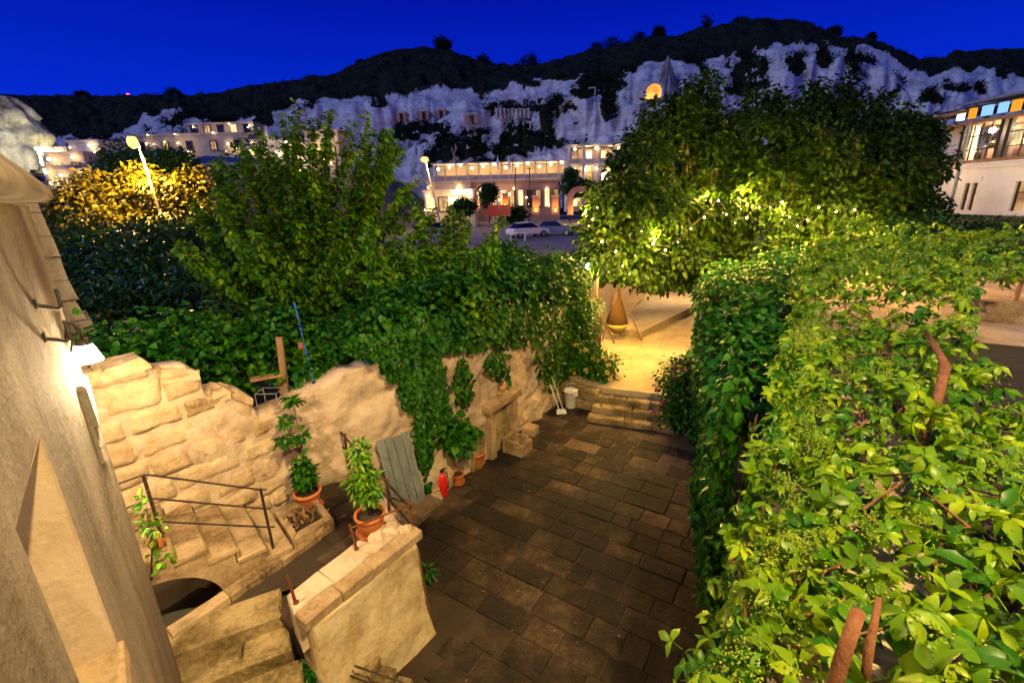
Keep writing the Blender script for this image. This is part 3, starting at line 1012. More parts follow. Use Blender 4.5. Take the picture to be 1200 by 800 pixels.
# end block and planter at the stair foot
pb = thing('stone_planter', (-3.45, 5.7, TZ), 'low stone planter trough with dry soil at the foot of the arched stair', 'planter')
c0_ = s0 + dS * (TR * 4 + .06)
pl = [c0_ + nS * .02, c0_ + dS * .62 + nS * .12, c0_ + dS * .62 + nS * .95, c0_ + nS * .95]
tp_ = 1.42
for a_, b_ in ((0, 1), (1, 2), (2, 3), (3, 0)):
    cen = sum(pl) / 4
    i0, i1 = pl[a_] + (cen - pl[a_]) * .32, pl[b_] + (cen - pl[b_]) * .32
    q = [pl[a_], pl[b_], i1, i0]
    MB().stone([(*p, 1.1) for p in q], [(*p, tp_) for p in q], .015, .006).build('trough_side', M['cut'], pb)
cen = sum(pl) / 4
q = [p + (cen - p) * .25 for p in pl]
MB().hexa([(*p, 1.1) for p in q], [(*p, tp_ - .10) for p in q]).build('soil', M['soil'], pb)

# stair railing
rl = thing('stair_railing', (*s0, 2.1), 'dark iron railing with three bars along the arched stair', 'railing')
p0, p1 = s0 + dS * -.03 + nS * .10, s0 + dS * 1.08 + nS * .12
z0p, z1p = 2.08, 1.36
t0p, t1p = 3.10, 2.36
for p, za, zb in ((p0, z0p, t0p), (p1, z1p, t1p)):
    MB().tube([(*p, za), (*p, zb)], .019, 8).build('post', M['iron'], rl)
pe = s0 + dS * -.42 + nS * .08
pe2 = s0 + dS * -1.5 + nS * .08
for k in range(3):
    f = (0, .33, .66)[k]
    a_, b_ = t0p - f * .98 - .02, t1p - f * .92 - .02
    MB().tube([(*pe2, a_ - .05), (*pe, a_ + .01), (*p0, a_ + .015), (*(p0 + dS * .04), a_), (*p1, b_), (*(p1 + dS * .07), b_ - .03)], .013, 6).build('bar', M['iron'], rl)

# railing on the far end of the landing, rusty posts on the parapet
r2 = thing('landing_railing', (-2.4, 6.4, 1.6), 'crooked rusty iron railing at the far end of the landing', 'railing')
ra, rb = np.array([-3.05, 7.25]), np.array([-1.45, 5.32])
for k, f in enumerate((0.02, .34, .68, .97)):
    p = ra + (rb - ra) * f
    MB().tube([(*p, 1.45), (*(p + (.02, .01)), 2.14 - .12 * f)], .021, 6).build('post', M['rust'], r2)
for zz in (2.1, 1.82):
    MB().tube([(*(ra + (rb - ra) * f), zz - .13 * f + R.uniform(-.012, .012)) for f in (-.04, .2, .45, .7, .99)], .019, 6).build('bar', M['iron'], r2)
MB().tube([(*(ra + (rb - ra) * .68), 1.75), (*(ra + (rb - ra) * .95), 2.0)], .01, 6).build('brace', M['rust'], r2)
for k, (u, v, top, lab) in enumerate(((347, 706, 40, 'bent rusty iron post on the near end of the parapet'), (418, 643, 38, 'rusty iron post on the parapet beside the big pot'))):
    b = atz(u, v, 1.69)
    MB_ = MB().tube([(*b[:2], 1.60), (b[0] - .02, b[1], 1.9), (b[0] - .05, b[1] + .01, 2.07)], [.018, .017, .015], 6)
    t = thing('iron_post', (*b[:2], 1.69), lab, 'post')
    MB_.build('rod', M['rust'], t)
    MB().lathe([(.035, 0), (.03, .02)], (*b[:2], 1.69), 8).build('foot', M['rust'], t)
cn = thing('landing_front_rail', (-2.2, 4.8, 1.8), 'thin dark bar running from the iron post to the parapet corner', 'railing')
b = atz(418, 643, 1.69)
MB().tube([(b[0] - .04, b[1], 2.02), (-1.75, 5.15, 2.03), (*(ra + (rb - ra) * .97), 2.0)], .012, 6).build('bar', M['rust'], cn)

# little flight of steps at the foot of the parapet
ls = thing('small_steps', (-1.5, 4.3, 0), 'little flight of plank steps with a rusty rail below the parapet', 'steps')
fs0 = np.array([-1.98, 4.42])
fd = unit(np.array([1.0, -.28]))
fn = np.array([-fd[1], fd[0]])
for i in range(4):
    q = [fs0 + fd * (.22 * i), fs0 + fd * (.22 * i + .20), fs0 + fd * (.22 * i + .20) - fn * .9, fs0 + fd * (.22 * i) - fn * .9][::-1]
    MB().stone([(*p, -.1) for p in q], [(*p, .50 - .12 * i) for p in q], .012, .006).build('step', M['moss'], ls)
q0, q1 = fs0 + fd * .1 - fn * .35, fs0 + fd * .80 - fn * .30
MB().tube([(*q1, .05), (*q1, .62)], .018, 6).build('post', M['rust'], ls)
MB().tube([(*q0, .75), (*q1, .60)], .012, 6).build('bar', M['iron'], ls)
MB().tube([(*(q0 - fd * .4), .60), (*q1, .38)], .012, 6).build('bar', M['iron'], ls)

# ------------------------------------------------------------------ the building at the left with its niche, cornice and lamp
def polar(az, r):
    return np.array([math.sin(math.radians(az)) * r, math.cos(math.radians(az)) * r])


C0, C1 = polar(-46.0, 4.4), polar(-45.1, 5.45)
wd_ = np.array([math.sin(math.radians(-40.85)), math.cos(math.radians(-40.85))])
wn_ = np.array([wd_[1], -wd_[0]])            # out of the wall, towards the courtyard
bl = thing('stone_building', (*C0, 0), 'tall stone building wall with a deep niche and sloping cornice', 'building')


def wp(t, d=0.0):                            # t metres back from the corner, d out of the wall
    return C0 - wd_ * t + wn_ * d


def rad_t(r):                                # distance from the viewer -> t
    lo, hi = 0.0, 4.4
    for _ in range(40):
        m_ = (lo + hi) / 2
        if np.linalg.norm(wp(m_)) > r:
            lo = m_
        else:
            hi = m_
    return lo


tN0, tN1 = rad_t(2.72), rad_t(1.93)
zN0, zN1 = 3.86, 5.08
TP = 6.06
ts = sorted(set([0, tN0, tN1, 6.5] + list(np.linspace(0, 6.5, 34))))
zs_ = sorted(set([-.2, zN0, zN1, TP] + list(np.linspace(-.2, TP, 32))))
vs, fs, vid = [], [], {}


def vtx(i, j):
    if (i, j) not in vid:
        t, z_ = ts[i], zs_[j]
        dd = .012 * float(fbm(t * 1.4, z_ * 1.1, 4.4, 3)) if 0 < i else 0
        if ts[i] in (tN0, tN1) or zs_[j] in (zN0, zN1):
            dd *= .3
        p_ = wp(t, dd)
        vid[i, j] = len(vs)
        vs.append((*p_, z_))
    return vid[i, j]


for i in range(len(ts) - 1):
    for j in range(len(zs_) - 1):
        tm, zm = (ts[i] + ts[i + 1]) / 2, (zs_[j] + zs_[j + 1]) / 2
        if tN0 < tm < tN1 and zN0 < zm < zN1:
            continue
        fs.append((vtx(i + 1, j), vtx(i, j), vtx(i, j + 1), vtx(i + 1, j + 1)))
mbw = MB().add(vs, fs)
mbw.build('wall', M['facade'], bl, True)
dn = .42
a_, b_ = tN0 - .004, tN1 + .004
MB().add([(*wp(a_, .004), zN0), (*wp(a_, -dn), zN0), (*wp(a_, -dn), zN1), (*wp(a_, .004), zN1), (*wp(b_, .0), zN0), (*wp(b_, -dn), zN0), (*wp(b_, -dn), zN1), (*wp(b_, .0), zN1)],
         [(0, 1, 2, 3), (7, 6, 5, 4), (3, 2, 6, 7), (1, 5, 6, 2)]).build('niche', M['jamb'], bl)
q = [wp(a_ - .05, .02), wp(b_ + .05, .02), wp(b_ + .05, -dn), wp(a_ - .05, -dn)]
MB().stone([(*p, zN0 - .10) for p in q[::-1]], [(*p, zN0 + .004) for p in q[::-1]], .012, .005).build('sill', M['cut'], bl)
# return wall beyond the corner, body behind
rw = unit(C1 - C0)
far = C1 + np.array([-4.5, 1.2])
mb_ = MB()
mb_.prism([C0 - (.012, 0), C1, far, C0 + np.array([-5.5, -1.5])], -.2, TP - .004)
mb_.build('return_wall', M['facade'], bl)
# small ledge stone under the lamp, at the edge of the return wall
lc = C0 + rw * .35
lr = np.array([rw[1], -rw[0]])
for dz, dt in ((4.72, .05), (4.40, .02)):
    q = [lc - rw * .12 + lr * dt, lc + rw * .25 + lr * dt, lc + rw * .25 - lr * .1, lc - rw * .12 - lr * .1][::-1]
    MB().stone([(*p, dz - .34) for p in q], [(*p, dz) for p in q], .02, .01).build('quoin', M['facade'], bl)
# sloping cornice
prof = [(.16, 6.062), (.20, 6.10), (.19, 6.16), (-.10, 6.50), (-.55, 6.62), (-.55, 6.062)]
cv = []
for t in (-.12, 6.5):
    for d, z_ in prof:
        cv.append((*wp(t, d), z_))
n_ = len(prof)
MB().add(cv, [tuple(range(n_)), tuple(range(2 * n_ - 1, n_ - 1, -1))] + [(i, n_ + i, n_ + (i + 1) % n_, (i + 1) % n_) for i in range(n_)]).build('cornice', M['facade'], bl, bevel=.015)
# two iron hooks
for v0, r_ in ((360, 3.9), (397, 3.8)):
    t = rad_t(r_)
    z_ = 6 - r_ * (.132 if v0 == 360 else .185)
    h = thing('iron_hook', (*wp(t), z_), 'upper black iron hook on the stone building wall' if v0 == 360 else 'lower black iron hook on the stone building wall', 'hook')
    pts = [wp(t, -.02)] + [wp(t - .012 * i, .02 + .012 * i) for i in range(6)]
    MB().tube([(*wp(t, -.02), z_), (*wp(t - .02, .05), z_ - .03), (*wp(t - .05, .085), z_ - .055), (*wp(t - .09, .10), z_ - .05), (*wp(t - .115, .10), z_ - .01), (*wp(t - .12, .10), z_ + .06)], .011, 6).build('rod', M['black'], h, True)
    MB().box((*wp(t, .004), z_), (.05, .012, .05), math.atan2(wd_[1], wd_[0])).build('plate', M['black'], h)


def wall_lamp(pos, wall_pt, label, watts, col=(1.0, .72, .38), group='wall lamps on the stone building'):
    x, y, z = [float(c) for c in pos]
    t = thing('wall_lamp', (x, y, z), label, 'lamp', group)
    wx, wy = wall_pt
    ux, uy = x - wx, y - wy
    MB().tube([(wx, wy, z + .16), (wx + ux * .25, wy + uy * .25, z + .26), (wx + ux * .6, wy + uy * .6, z + .30), (wx + ux * .95, wy + uy * .95, z + .25), (x, y, z + .15)], .012, 6).build('bracket', M['iron'], t, True)
    MB().tube([(wx + ux * .1, wy + uy * .1, z + .08), (wx + ux * .35, wy + uy * .35, z + .15), (wx + ux * .45, wy + uy * .45, z + .23), (wx + ux * .3, wy + uy * .3, z + .25)], .008, 6).build('scroll', M['iron'], t, True)
    MB().lathe([(.018, .15), (.045, .13), (.06, .105)], (x, y, z), 14).build('cap', M['iron'], t, True)
    MB().lathe([(.055, .10), (.078, .03), (.098, -.04), (.092, -.042), (.073, .02), (.05, .09)], (x, y, z), 18).build('glass_shade', M['bulb_white'], t, True)
    lo = ptlight('lamp_light', (x, y, z - .13), watts, col, .07, t)
    return t


lp = np.array([-3.50, 3.57, 4.86])
wall_lamp(lp, C0 + rw * .52, 'lit glass wall lamp on a scroll bracket at the building corner', 400)
# the facade the view is taken from, behind the viewer; its lamps are added
fa = thing('hotel_facade', (0, -2.4, 0), 'tall plain stone facade rising behind the viewing balcony', 'building')
MB().prism([(-3.0, -3.5), (9.0, -3.5), (9.0, -1.9), (.0, -1.9)], -.2, 14.0).build('wall', M['facade'], fa)
fl = thing('added_floodlight', (3.2, -1.2, 12.5), 'added unseen floodlight on a bracket high on the tall plain facade', 'floodlight')
MB().tube([(3.2, -1.9, 12.7), (3.2, -1.3, 12.75), (3.2, -1.0, 12.66)], .02, 6).build('bracket', M['iron'], fl)
MB().box((3.2, -1.0, 12.62), (.34, .22, .10)).build('housing', M['black'], fl)
MB().box((3.2, -1.0, 12.555), (.30, .18, .02)).build('glass', M['bulb_white'], fl)
ptlight('added_flood_light', (3.2, -1.0, 12.3), 6200, (1.0, .73, .31), .12, fl)  # unseen flood added to light trees, canopy and courtyard evenly
wall_lamp((2.3, -1.6, 6.9), (2.3, -1.9), 'added unseen wall lamp on the tall plain facade beside the creeper', 300, (1.0, .74, .36))  # unseen lamp added to brighten the niche jamb and the left wall
lw = wp(rad_t(1.55), 0)
wall_lamp((*(lw + wn_ * .26), 3.0), lw, 'added unseen wall lamp low on the stone building wall beside the broad steps', 60, (1.0, .74, .38))  # lamp added below the view to brighten parapet, steps and hedge
# neighbour's stone pier behind the corner
nb = thing('stone_pier', (-8.6, 9.0, 2.0), 'purple grey stone pier with a flat cap behind the lamp', 'pier')
pa = [polar(-46.2, 10.0), polar(-43.75, 10.0), polar(-43.9, 11.0), polar(-46.3, 11.0)]
zc = 6 - 10.0 * .168
for i in range(7):
    z0_, z1_ = 2.0 + .35 * 0, 0
hh = np.linspace(zc + .0, 6.35, 7)
pa2 = [polar(-46.2, 10.0), polar(-44.55, 10.0), polar(-44.6, 11.0), polar(-46.3, 11.0)]
for z0_, z1_ in zip(hh[:-1], hh[1:]):
    f0, f1 = (z0_ - zc) / (6.35 - zc), (z1_ - zc) / (6.35 - zc)
    sh = lambda P, Q, f: [a_ + (b_ - a_) * f for a_, b_ in zip(P, Q)]
    MB().stone([(*p, z0_ + .006) for p in sh(pa, pa2, f0)[::-1]], [(*p, z1_) for p in sh(pa, pa2, f1)[::-1]], .03, .02).build('stone_course', M['facade'], nb)
q = [polar(-46.2, 9.9), polar(-43.35, 9.9), polar(-43.5, 11.1), polar(-46.3, 11.1)][::-1]
MB().stone([(*p, zc - .16) for p in q], [(*p, zc) for p in q], .03, .01).build('ledge', M['facade'], nb)
q = [polar(-46.2, 10.05), polar(-43.9, 10.05), polar(-44.0, 11.0), polar(-46.3, 11.0)][::-1]
MB().stone([(*p, 1.8) for p in q], [(*p, zc - .165) for p in q], .03, .01).build('base', M['facade'], nb)
# ------------------------------------------------------------------ right-hand terrace, its ivy wall, creeper canopy
HE = [np.array(p) for p in ((2.2, 2.6), (3.35, 6.0), (5.75, 12.6), (7.6, 16.2))]
rt = MB().prism([tuple(p) for p in HE] + [(12.5, 18.6), (40, 19), (40, -1.5), (2.0, -1.5)], -.2, 3.1)
rto = rt.build('retaining_wall', M['plaster'])
tag(rto, 'tall retaining wall smothered in dark green ivy beside the courtyard', 'wall')


def poly_pt(P, f):
    L = np.array([np.linalg.norm(b - a) for a, b in zip(P[:-1], P[1:])])
    c = np.concatenate([[0], np.cumsum(L)])
    s = f * c[-1]
    i = min(int(np.searchsorted(c, s, 'right')) - 1, len(L) - 1)
    e = (P[i + 1] - P[i]) / L[i]
    return P[i] + e * (s - c[i]), e


g = np.random.default_rng(21)
n = 15000
ff = .12 + .88 * g.random(n)
zz = (3.75 - 1.2 * np.clip(ff - .6, 0, 1)) * g.random(n) ** .9
pt = [poly_pt(HE, f) for f in ff]
P = np.array([[p[0], p[1], 0] for p, e in pt])
Nn = np.array([[-e[1], e[0], 0] for p, e in pt])
P[:, 2] = zz
bul = .30 + .24 * fbm(ff * 9, zz * 1.1, 2.2, 3) + .10 * (zz / 4)
P = P + Nn * (bul * (.55 + .5 * g.random(n)))[:, None]
D = np.array([0, 0, -1.0]) + Nn * .45 + g.normal(size=(n, 3)) * .45
N = Nn + np.array([0, 0, .75]) + g.normal(size=(n, 3)) * .38
iv = thing('wall_ivy', (*HE[1], 0), 'dense dark green ivy covering the retaining wall right of the courtyard', 'ivy')
ob = mesh_np('leaf_mass', *leaves(P, D, N, .085 + .055 * g.random(n), LEAF_HEART, .18, .25), M['hedge_ivy'], iv)
tag(ob, kind='stuff')
st_ = MB()
for k in range(22):
    p, e = poly_pt(HE, .15 + .8 * R.random())
    nn_ = np.array([-e[1], e[0]])
    pts = []
    for q in range(6):
        pts.append((*(p + nn_ * .10 + e * R.uniform(-.2, .2)), -.05 + q * .72))
    st_.tube(pts, [.03, .026, .022, .018, .014, .01], 5)
st_.build('stem', M['bark'], iv, True)

lob = []
for f_ in np.linspace(.22, 1.0, 16):
    p, e = poly_pt(HE, f_)
    nr = np.array([e[1], -e[0]])
    w_ = float(np.interp(f_, [.2, .5, .8, 1.0], [.3, .9, 2.0, 2.4]))
    for q_ in np.arange(0.1, w_, .55):
        lob.append((np.array([*(p + nr * q_), 3.15 + .35 * R.random() + .22 * q_ - .35 * max(0, f_ - .62)]), np.array([.5, .5, .34 + .2 * R.random()])))
C_, Nn_ = lobe_points(lob, 1500, .6, 78)
ob = mesh_np('leaf_top', *spray(C_, Nn_, 10, .22, .12, np.random.default_rng(79), LEAF_HEART, .5), M['hedge_ivy'], iv)
tag(ob, kind='stuff')

# --- creeper leaf: five drooping leaflets on a stalk
ROW = [(.0, 0.0), (.26, .17), (.56, .25), (.82, .13), (1.0, 0.0)]


def leaflet(ang, L, droop, fold, tw=0.0):
    V = []
    for t, w in ROW:
        for sgn in (-1, 0, 1):
            V.append((w * sgn * L, t * L, (abs(w * sgn) * fold - droop * t * t + (.02 if sgn == 0 else 0)) * L))
    V = np.array(V)
    c, s_ = math.cos(tw), math.sin(tw)
    V = V @ np.array([[c, 0, -s_], [0, 1, 0], [s_, 0, c]])
    c, s_ = math.cos(ang), math.sin(ang)
    V = V @ np.array([[c, s_, 0], [-s_, c, 0], [0, 0, 1]])
    F = []
    for r in range(4):
        for k in range(2):
            a, b = r * 3 + k, r * 3 + k + 1
            F += [(a, b, b + 3), (a, b + 3, a + 3)]
    return V, np.array(F)


def compound(seed, nl=5):
    rr = random.Random(seed)
    parts = []
    angs = {5: (-1.95, -1.0, 0, 1.0, 1.95), 3: (-1.2, 0, 1.2)}[nl]
    for a in angs:
        Lf = (1.0 - .16 * abs(a)) * rr.uniform(.85, 1.08)
        parts.append(leaflet(a + rr.uniform(-.15, .15), Lf, rr.uniform(.2, .85), rr.uniform(.2, .6), rr.uniform(-.5, .5)))
    # stalk
    sv = np.array([(-.015, 0, 0), (.015, 0, 0), (.012, -.5, -.14), (-.012, -.5, -.14)])
    parts.append((sv, np.array([(0, 1, 2), (0, 2, 3)])))
    return merge(parts)


PROTO = [compound(100 + i, 5 if i < 8 else 3) for i in range(12)]


def can_z(a, b):
    z = 3.98 + .34 * fbm(a * .6 + 3, b * .9 + 1, 0, 3) + np.interp(a, [4, 8, 12, 16], [0, .28, .68, 1.0]) + .10 * fbm(a * 1.9, b * 1.9, 5, 2)
    z = z - .9 * np.clip((.55 - b) / 1.1, 0, 1) ** 2 - .25 * np.clip((b - 2.6) / 1.0, 0, 1) ** 2
    z = z - .45 * np.clip((b - 1.1) / .8, 0, 1) * np.clip((2.9 - a) / 1.3, 0, 1)
    return z


def can_left(a):
    return np.interp(a, [.7, 1.6, 3, 5.0, 8, 11, 17], [.22, .06, .10, .18, .15, .2, .5])


def can_right(a):
    return np.interp(a, [0, 3.0, 4.0, 5.0, 6.5, 8, 10, 12, 17], [3.4, 3.4, 3.0, 2.4, 2.0, 1.95, 2.3, 3.2, 5.4])


cr = thing('creeper_canopy', AB(4, 1, 3.1), 'big five-leaved creeper sprawling over the terrace edge in bright yellow-green', 'creeper')
g = np.random.default_rng(33)
pos, scl = [], []
for a0, a1, dens, sz in ((.72, 2.2, 100, .18), (2.2, 4.5, 105, .16), (4.5, 8, 110, .14), (8, 12, 95, .14), (12, 17, 75, .15)):
    k = int((a1 - a0) * 4.2 * dens)
    a = a0 + (a1 - a0) * g.random(k)
    l_, r_ = can_left(a), can_right(a)
    b = l_ + (4.2 + (a > 11) * 2) * g.random(k)
    ok = b < r_ + .12 * fbm(a * 2, 9.0)
    ok &= ~((a < 2.6) & (b > 1.25) & (g.random(k) < .50))
    a, b = a[ok], b[ok]
    z = can_z(a, b) - np.abs(g.normal(size=len(a))) * .14 + .03
    p = AX[None] * a[:, None] + BX[None] * b[:, None]
    # the edge spills over
    pos.append(np.column_stack([p, z]))
    scl.append(sz * (.62 + .62 * g.random(len(a))))
# spill over the left edge
k = 2300
a = .9 + 13 * g.random(k) ** 1.25
l_ = can_left(a)
dz = g.random(k)
b = l_ - .04 - .12 * np.sin(dz * 3.0) + .09 * g.normal(size=k) + .10 * fbm(a * 1.3, dz * 2, 0, 2)
z = can_z(a, l_) - dz * np.interp(a, [1, 3, 6, 10, 14], [.8, .75, .55, .45, .4]) * (1 + .5 * fbm(a * 1.1, 3.0, 0, 2))
p = AX[None] * a[:, None] + BX[None] * b[:, None]
pos.append(np.column_stack([p, z]))
scl.append(.12 * (.6 + .6 * g.random(k)))
POS, SCL = np.concatenate(pos), np.concatenate(scl)
n = len(POS)
bb = POS[:, :2] @ BX
edge = np.clip((.35 - bb) / .6, 0, 1)
out3 = np.array([-BX[0], -BX[1], 0])
Nl = np.array([0, 0, 1.0])[None] + out3[None] * (edge * 1.1 + .25)[:, None] + np.array([-AX[0], -AX[1], 0])[None] * .35 + g.normal(size=(n, 3)) * .42
Dl = g.normal(size=(n, 3)) * .8 + out3[None] * (.25 + edge)[:, None] + np.array([-AX[0], -AX[1], 0])[None] * .35 + np.array([0, 0, -.35])
Dl = unit(Dl)
Xl = unit(np.cross(Dl, Nl))
Zl = np.cross(Xl, Dl)
# which ones show largest
q = (POS - EYE) @ CR
uu, vv, dd = 600 + F_PX * q[:, 0] / -q[:, 2], 400 - F_PX * q[:, 1] / -q[:, 2], -q[:, 2]
inview = (uu > 810) & (uu < 1195) & (vv > 260) & (vv < 795)
px = np.where(inview, SCL / dd, 0)
# prefer the ones lying on top
px = px * (1 + .6 * np.clip((POS[:, 2] - can_z(POS[:, :2] @ AX, bb)) / .1, -1, .3))
big = set(np.argsort(-px)[:300].tolist())
leaf_me = []
for i, (Vp_, Fp_) in enumerate(PROTO):
    o = mesh_np('leaf', Vp_, Fp_, M['creeper_dark' if i in (1, 4, 9) else 'creeper'], None, True)
    leaf_me.append(o.data)
    bpy.data.objects.remove(o)
kind = g.integers(0, len(PROTO), n)
bulk = {i: [] for i in range(len(PROTO))}
for i in range(n):
    if i in big:
        o = bpy.data.objects.new('leaf', leaf_me[kind[i]])
        Mx = Matrix(((Xl[i, 0], Dl[i, 0], Zl[i, 0]), (Xl[i, 1], Dl[i, 1], Zl[i, 1]), (Xl[i, 2], Dl[i, 2], Zl[i, 2])))
        o.matrix_basis = Matrix.Translation(Vector(POS[i])) @ Mx.to_4x4() @ Matrix.Scale(float(SCL[i]), 4)
        COL.objects.link(o)
        o.parent = cr
        o.matrix_parent_inverse = cr.matrix_basis.inverted()
    else:
        bulk[kind[i]].append(i)
for mt, ks in (('creeper', (0, 2, 3, 5, 6, 7, 8, 10, 11)), ('creeper_dark', (1, 4, 9))):
    parts = []
    for k in ks:
        Vp_, Fp_ = PROTO[k]
        I = np.array(bulk[k])
        Fr = np.stack([Xl[I], Dl[I], Zl[I]], axis=1)               # n,3axes,3
        V = POS[I][:, None, :] + SCL[I][:, None, None] * np.einsum('va,nac->nvc', Vp_, Fr)
        F = (np.arange(len(I)) * len(Vp_))[:, None, None] + Fp_[None]
        parts.append((V.reshape(-1, 3), F.reshape(-1, 3)))
    ob = mesh_np('small_leaves', *merge(parts), M[mt], cr, True)
    tag(ob, kind='stuff')
print('creeper leaves', n)
# bud clusters
OCT_V = np.array([(1, 0, 0), (-1, 0, 0), (0, 1, 0), (0, -1, 0), (0, 0, 1), (0, 0, -1)], float)
OCT_F = np.array([(0, 2, 4), (2, 1, 4), (1, 3, 4), (3, 0, 4), (2, 0, 5), (1, 2, 5), (3, 1, 5), (0, 3, 5)])
k = 330
a = .9 + 10 * g.random(k) ** 1.5
b = can_left(a) + 2.6 * g.random(k) ** 1.2
b = np.where(g.random(k) < .45, can_left(a) + .35 * g.random(k) - .12, b)
b = np.minimum(b, can_right(a) - .15)
C_b = np.column_stack([AX[None] * a[:, None] + BX[None] * b[:, None], can_z(a, b) + .06 - .1 * g.random(k)])
per = 34
Pb = np.repeat(C_b, per, 0) + g.normal(size=(k * per, 3)) * np.array([.055, .055, .03])
V = Pb[:, None, :] + (.006 + .005 * g.random(k * per))[:, None, None] * OCT_V[None]
F = (np.arange(k * per) * 6)[:, None, None] + OCT_F[None]
ob = mesh_np('flower_buds', V.reshape(-1, 3), F.reshape(-1, 3), M['bud'], cr, True)
tag(ob, kind='stuff')
# woody stems: long canes through the canopy and two thick limbs
for k in range(26):
    aa, b0 = R.uniform(1.0, 9), R.uniform(.1, 1.1)
    pts = []
    for i in range(6):
        A_, B_ = aa + i * R.uniform(.12, .3), b0 + i * R.uniform(-.12, .14)
        pts.append(AB(A_, B_, float(can_z(A_, B_)) - .10 + R.uniform(-.06, .07)))
    MB().tube(pts, [.012, .012, .011, .010, .008, .006], 5).build('cane', M['barkred'], cr, True)
b_ = [atz(972, 830, 3.7), atz(984, 780, 3.95), atz(1006, 715, 4.22)]
MB().tube([b_[0] - np.array([0, 0, .6]), b_[0], b_[1], b_[2]], [.036, .034, .032, .028], 12).build('thick_stem', M['barkred'], cr, True)
MB().tube([atz(1010, 830, 3.6), atz(1017, 770, 4.0), atz(1030, 700, 4.15)], [.02, .02, .014], 7).build('thin_stem', M['barkred'], cr, True)
b_ = [atz(1098, 470, 4.05), atz(1108, 430, 4.22), atz(1103, 418, 4.26), atz(1085, 390, 4.25)]
MB().tube([b_[0] - np.array([.1, 0, .6])] + b_, [.045, .042, .050, .036, .024], 12).build('thick_stem', M['barkred'], cr, True)
# trellis beams that carry the canopy
tl = thing('trellis', AB(4, 1, 3.1), 'dark wooden trellis beams hidden under the creeper', 'trellis')
for b in (.5, 1.3):
    MB().tube([AB(.3, b, 3.45), AB(13, b, 3.45)], .045, 6).build('beam', M['wood'], tl)
for a in (1, 4, 7, 10, 13):
    for b in (.5, 1.3):
        MB().tube([AB(a, b, 3.0), AB(a, b, 3.46)], .05, 6).build('post', M['wood'], tl)

# ------------------------------------------------------------------ deck, ledge and rail at the far right
dk = thing('board_deck', (9, 7, 3.1), 'dark weathered board deck beyond the creeper', 'deck')
for i in range(26):
    a0 = 4.0 + i * .30
    q = [AB(a0, 1.3), AB(a0, 12), AB(a0 + .285, 12), AB(a0 + .285, 1.3)]
    zt = 3.19 + R.uniform(-.004, .004)
    MB().hexa([(p[0], p[1], 3.06) for p in q], [(p[0], p[1], zt) for p in q]).build('board', M['deck'], dk)
lg = thing('stone_ledge', (*AB(14, 5)[:2], 3.1), 'long pale stone ledge behind the board deck', 'ledge')
la = 14.1
for i in range(7):
    b0 = 3.2 + i * 1.3
    q = [AB(la, b0), AB(la, b0 + 1.28), AB(la + .55, b0 + 1.28), AB(la + .55, b0)]
    MB().stone([(p[0], p[1], 3.0) for p in q], [(p[0], p[1], 3.55) for p in q], .03, .015).build('ledge_stone', M['cut'], lg)
# rail with tendrils
rr_ = thing('timber_rail', (*AB(15.6, 6)[:2], 3.1), 'dark timber rail with creeper tendrils behind the stone ledge', 'fence')
for b in (4.5, 6.6, 8.7, 10.8):
    MB().box(AB(16.0, b, 3.95), (.09, .09, 1.75), -TH).build('post', M['wood'], rr_)
for z in (4.0, 4.72):
    MB().tube([AB(16.0, 3.5, z), AB(16.0, 12, z)], .045, 6).build('bar', M['deck'], rr_)
g = np.random.default_rng(5)
k = 420
aP = np.column_stack([np.tile(AX * 14.2, (k, 1)) + BX[None] * (3.2 + 7 * g.random(k))[:, None], 3.62 + .16 * g.random(k)])
k2 = 900
aQ = np.column_stack([np.tile(AX * 16.0, (k2, 1)) + BX[None] * (3.2 + 8 * g.random(k2))[:, None], 3.9 + 1.0 * g.random(k2)])
aP = aP[fbm(aP[:, 0] * .9, aP[:, 1] * .9, 0, 2) > -.1]
aQ = aQ[fbm(aQ[:, 0] * 1.1, aQ[:, 1] * 1.1, aQ[:, 2] * 1.2, 2) > .05]
PP = np.concatenate([aP, aQ]) + g.normal(size=(len(aP) + len(aQ), 3)) * .10
V, F = leaves(PP, g.normal(size=PP.shape) + np.array([0, 0, -.5]), g.normal(size=PP.shape) * .5 + np.array([0, 0, 1.0]), .13 + .08 * g.random(len(PP)), LEAF_HEART)
tdl = mesh_np('creeper_tendrils', V, F, M['creeper_dark'])
tag(tdl, 'loose creeper tendrils trailing along the stone ledge and timber rail', 'creeper', kind='stuff')

# ------------------------------------------------------------------ trees
# young plum trees behind the garden wall
gt_ = np.random.default_rng(404)
ENV = [(205, 250), (230, 215), (250, 185), (275, 165), (300, 150), (322, 150), (345, 116), (365, 140), (385, 126), (408, 145), (430, 130), (445, 150), (460, 152), (490, 205), (515, 240), (530, 262)]
tips = []
for k in range(62):
    u = gt_.uniform(212, 525)
    vt = np.interp(u, [e[0] for e in ENV], [e[1] for e in ENV])
    tips.append(at(u, vt + 75 * gt_.random() ** 1.6, gt_.uniform(12.2, 15.2)))
for u, v in ((345, 117), (386, 127), (430, 131), (300, 150), (274, 166), (458, 153), (492, 206)):
    tips.append(at(u, v, gt_.uniform(13.4, 14.6)))
for k in range(46):
    tips.append(at(gt_.uniform(205, 470), gt_.uniform(255, 385), gt_.uniform(9.2, 12.4)))
b0 = at(365, 430, 13.0) * (1, 1, 0) + (0, 0, 2.0)
branch_tree('plum_tree', b0, b0 + (0, 0, .75), tips, 'spreading plum tree with tall upright shoots behind the ruined wall', M['cherry'], 3, 'garden trees behind the wall', .165, 52, 7, .15)
tips = []
for k in range(20):
    tips.append(at(gt_.uniform(470, 590), gt_.uniform(235, 300), gt_.uniform(11.5, 14)))
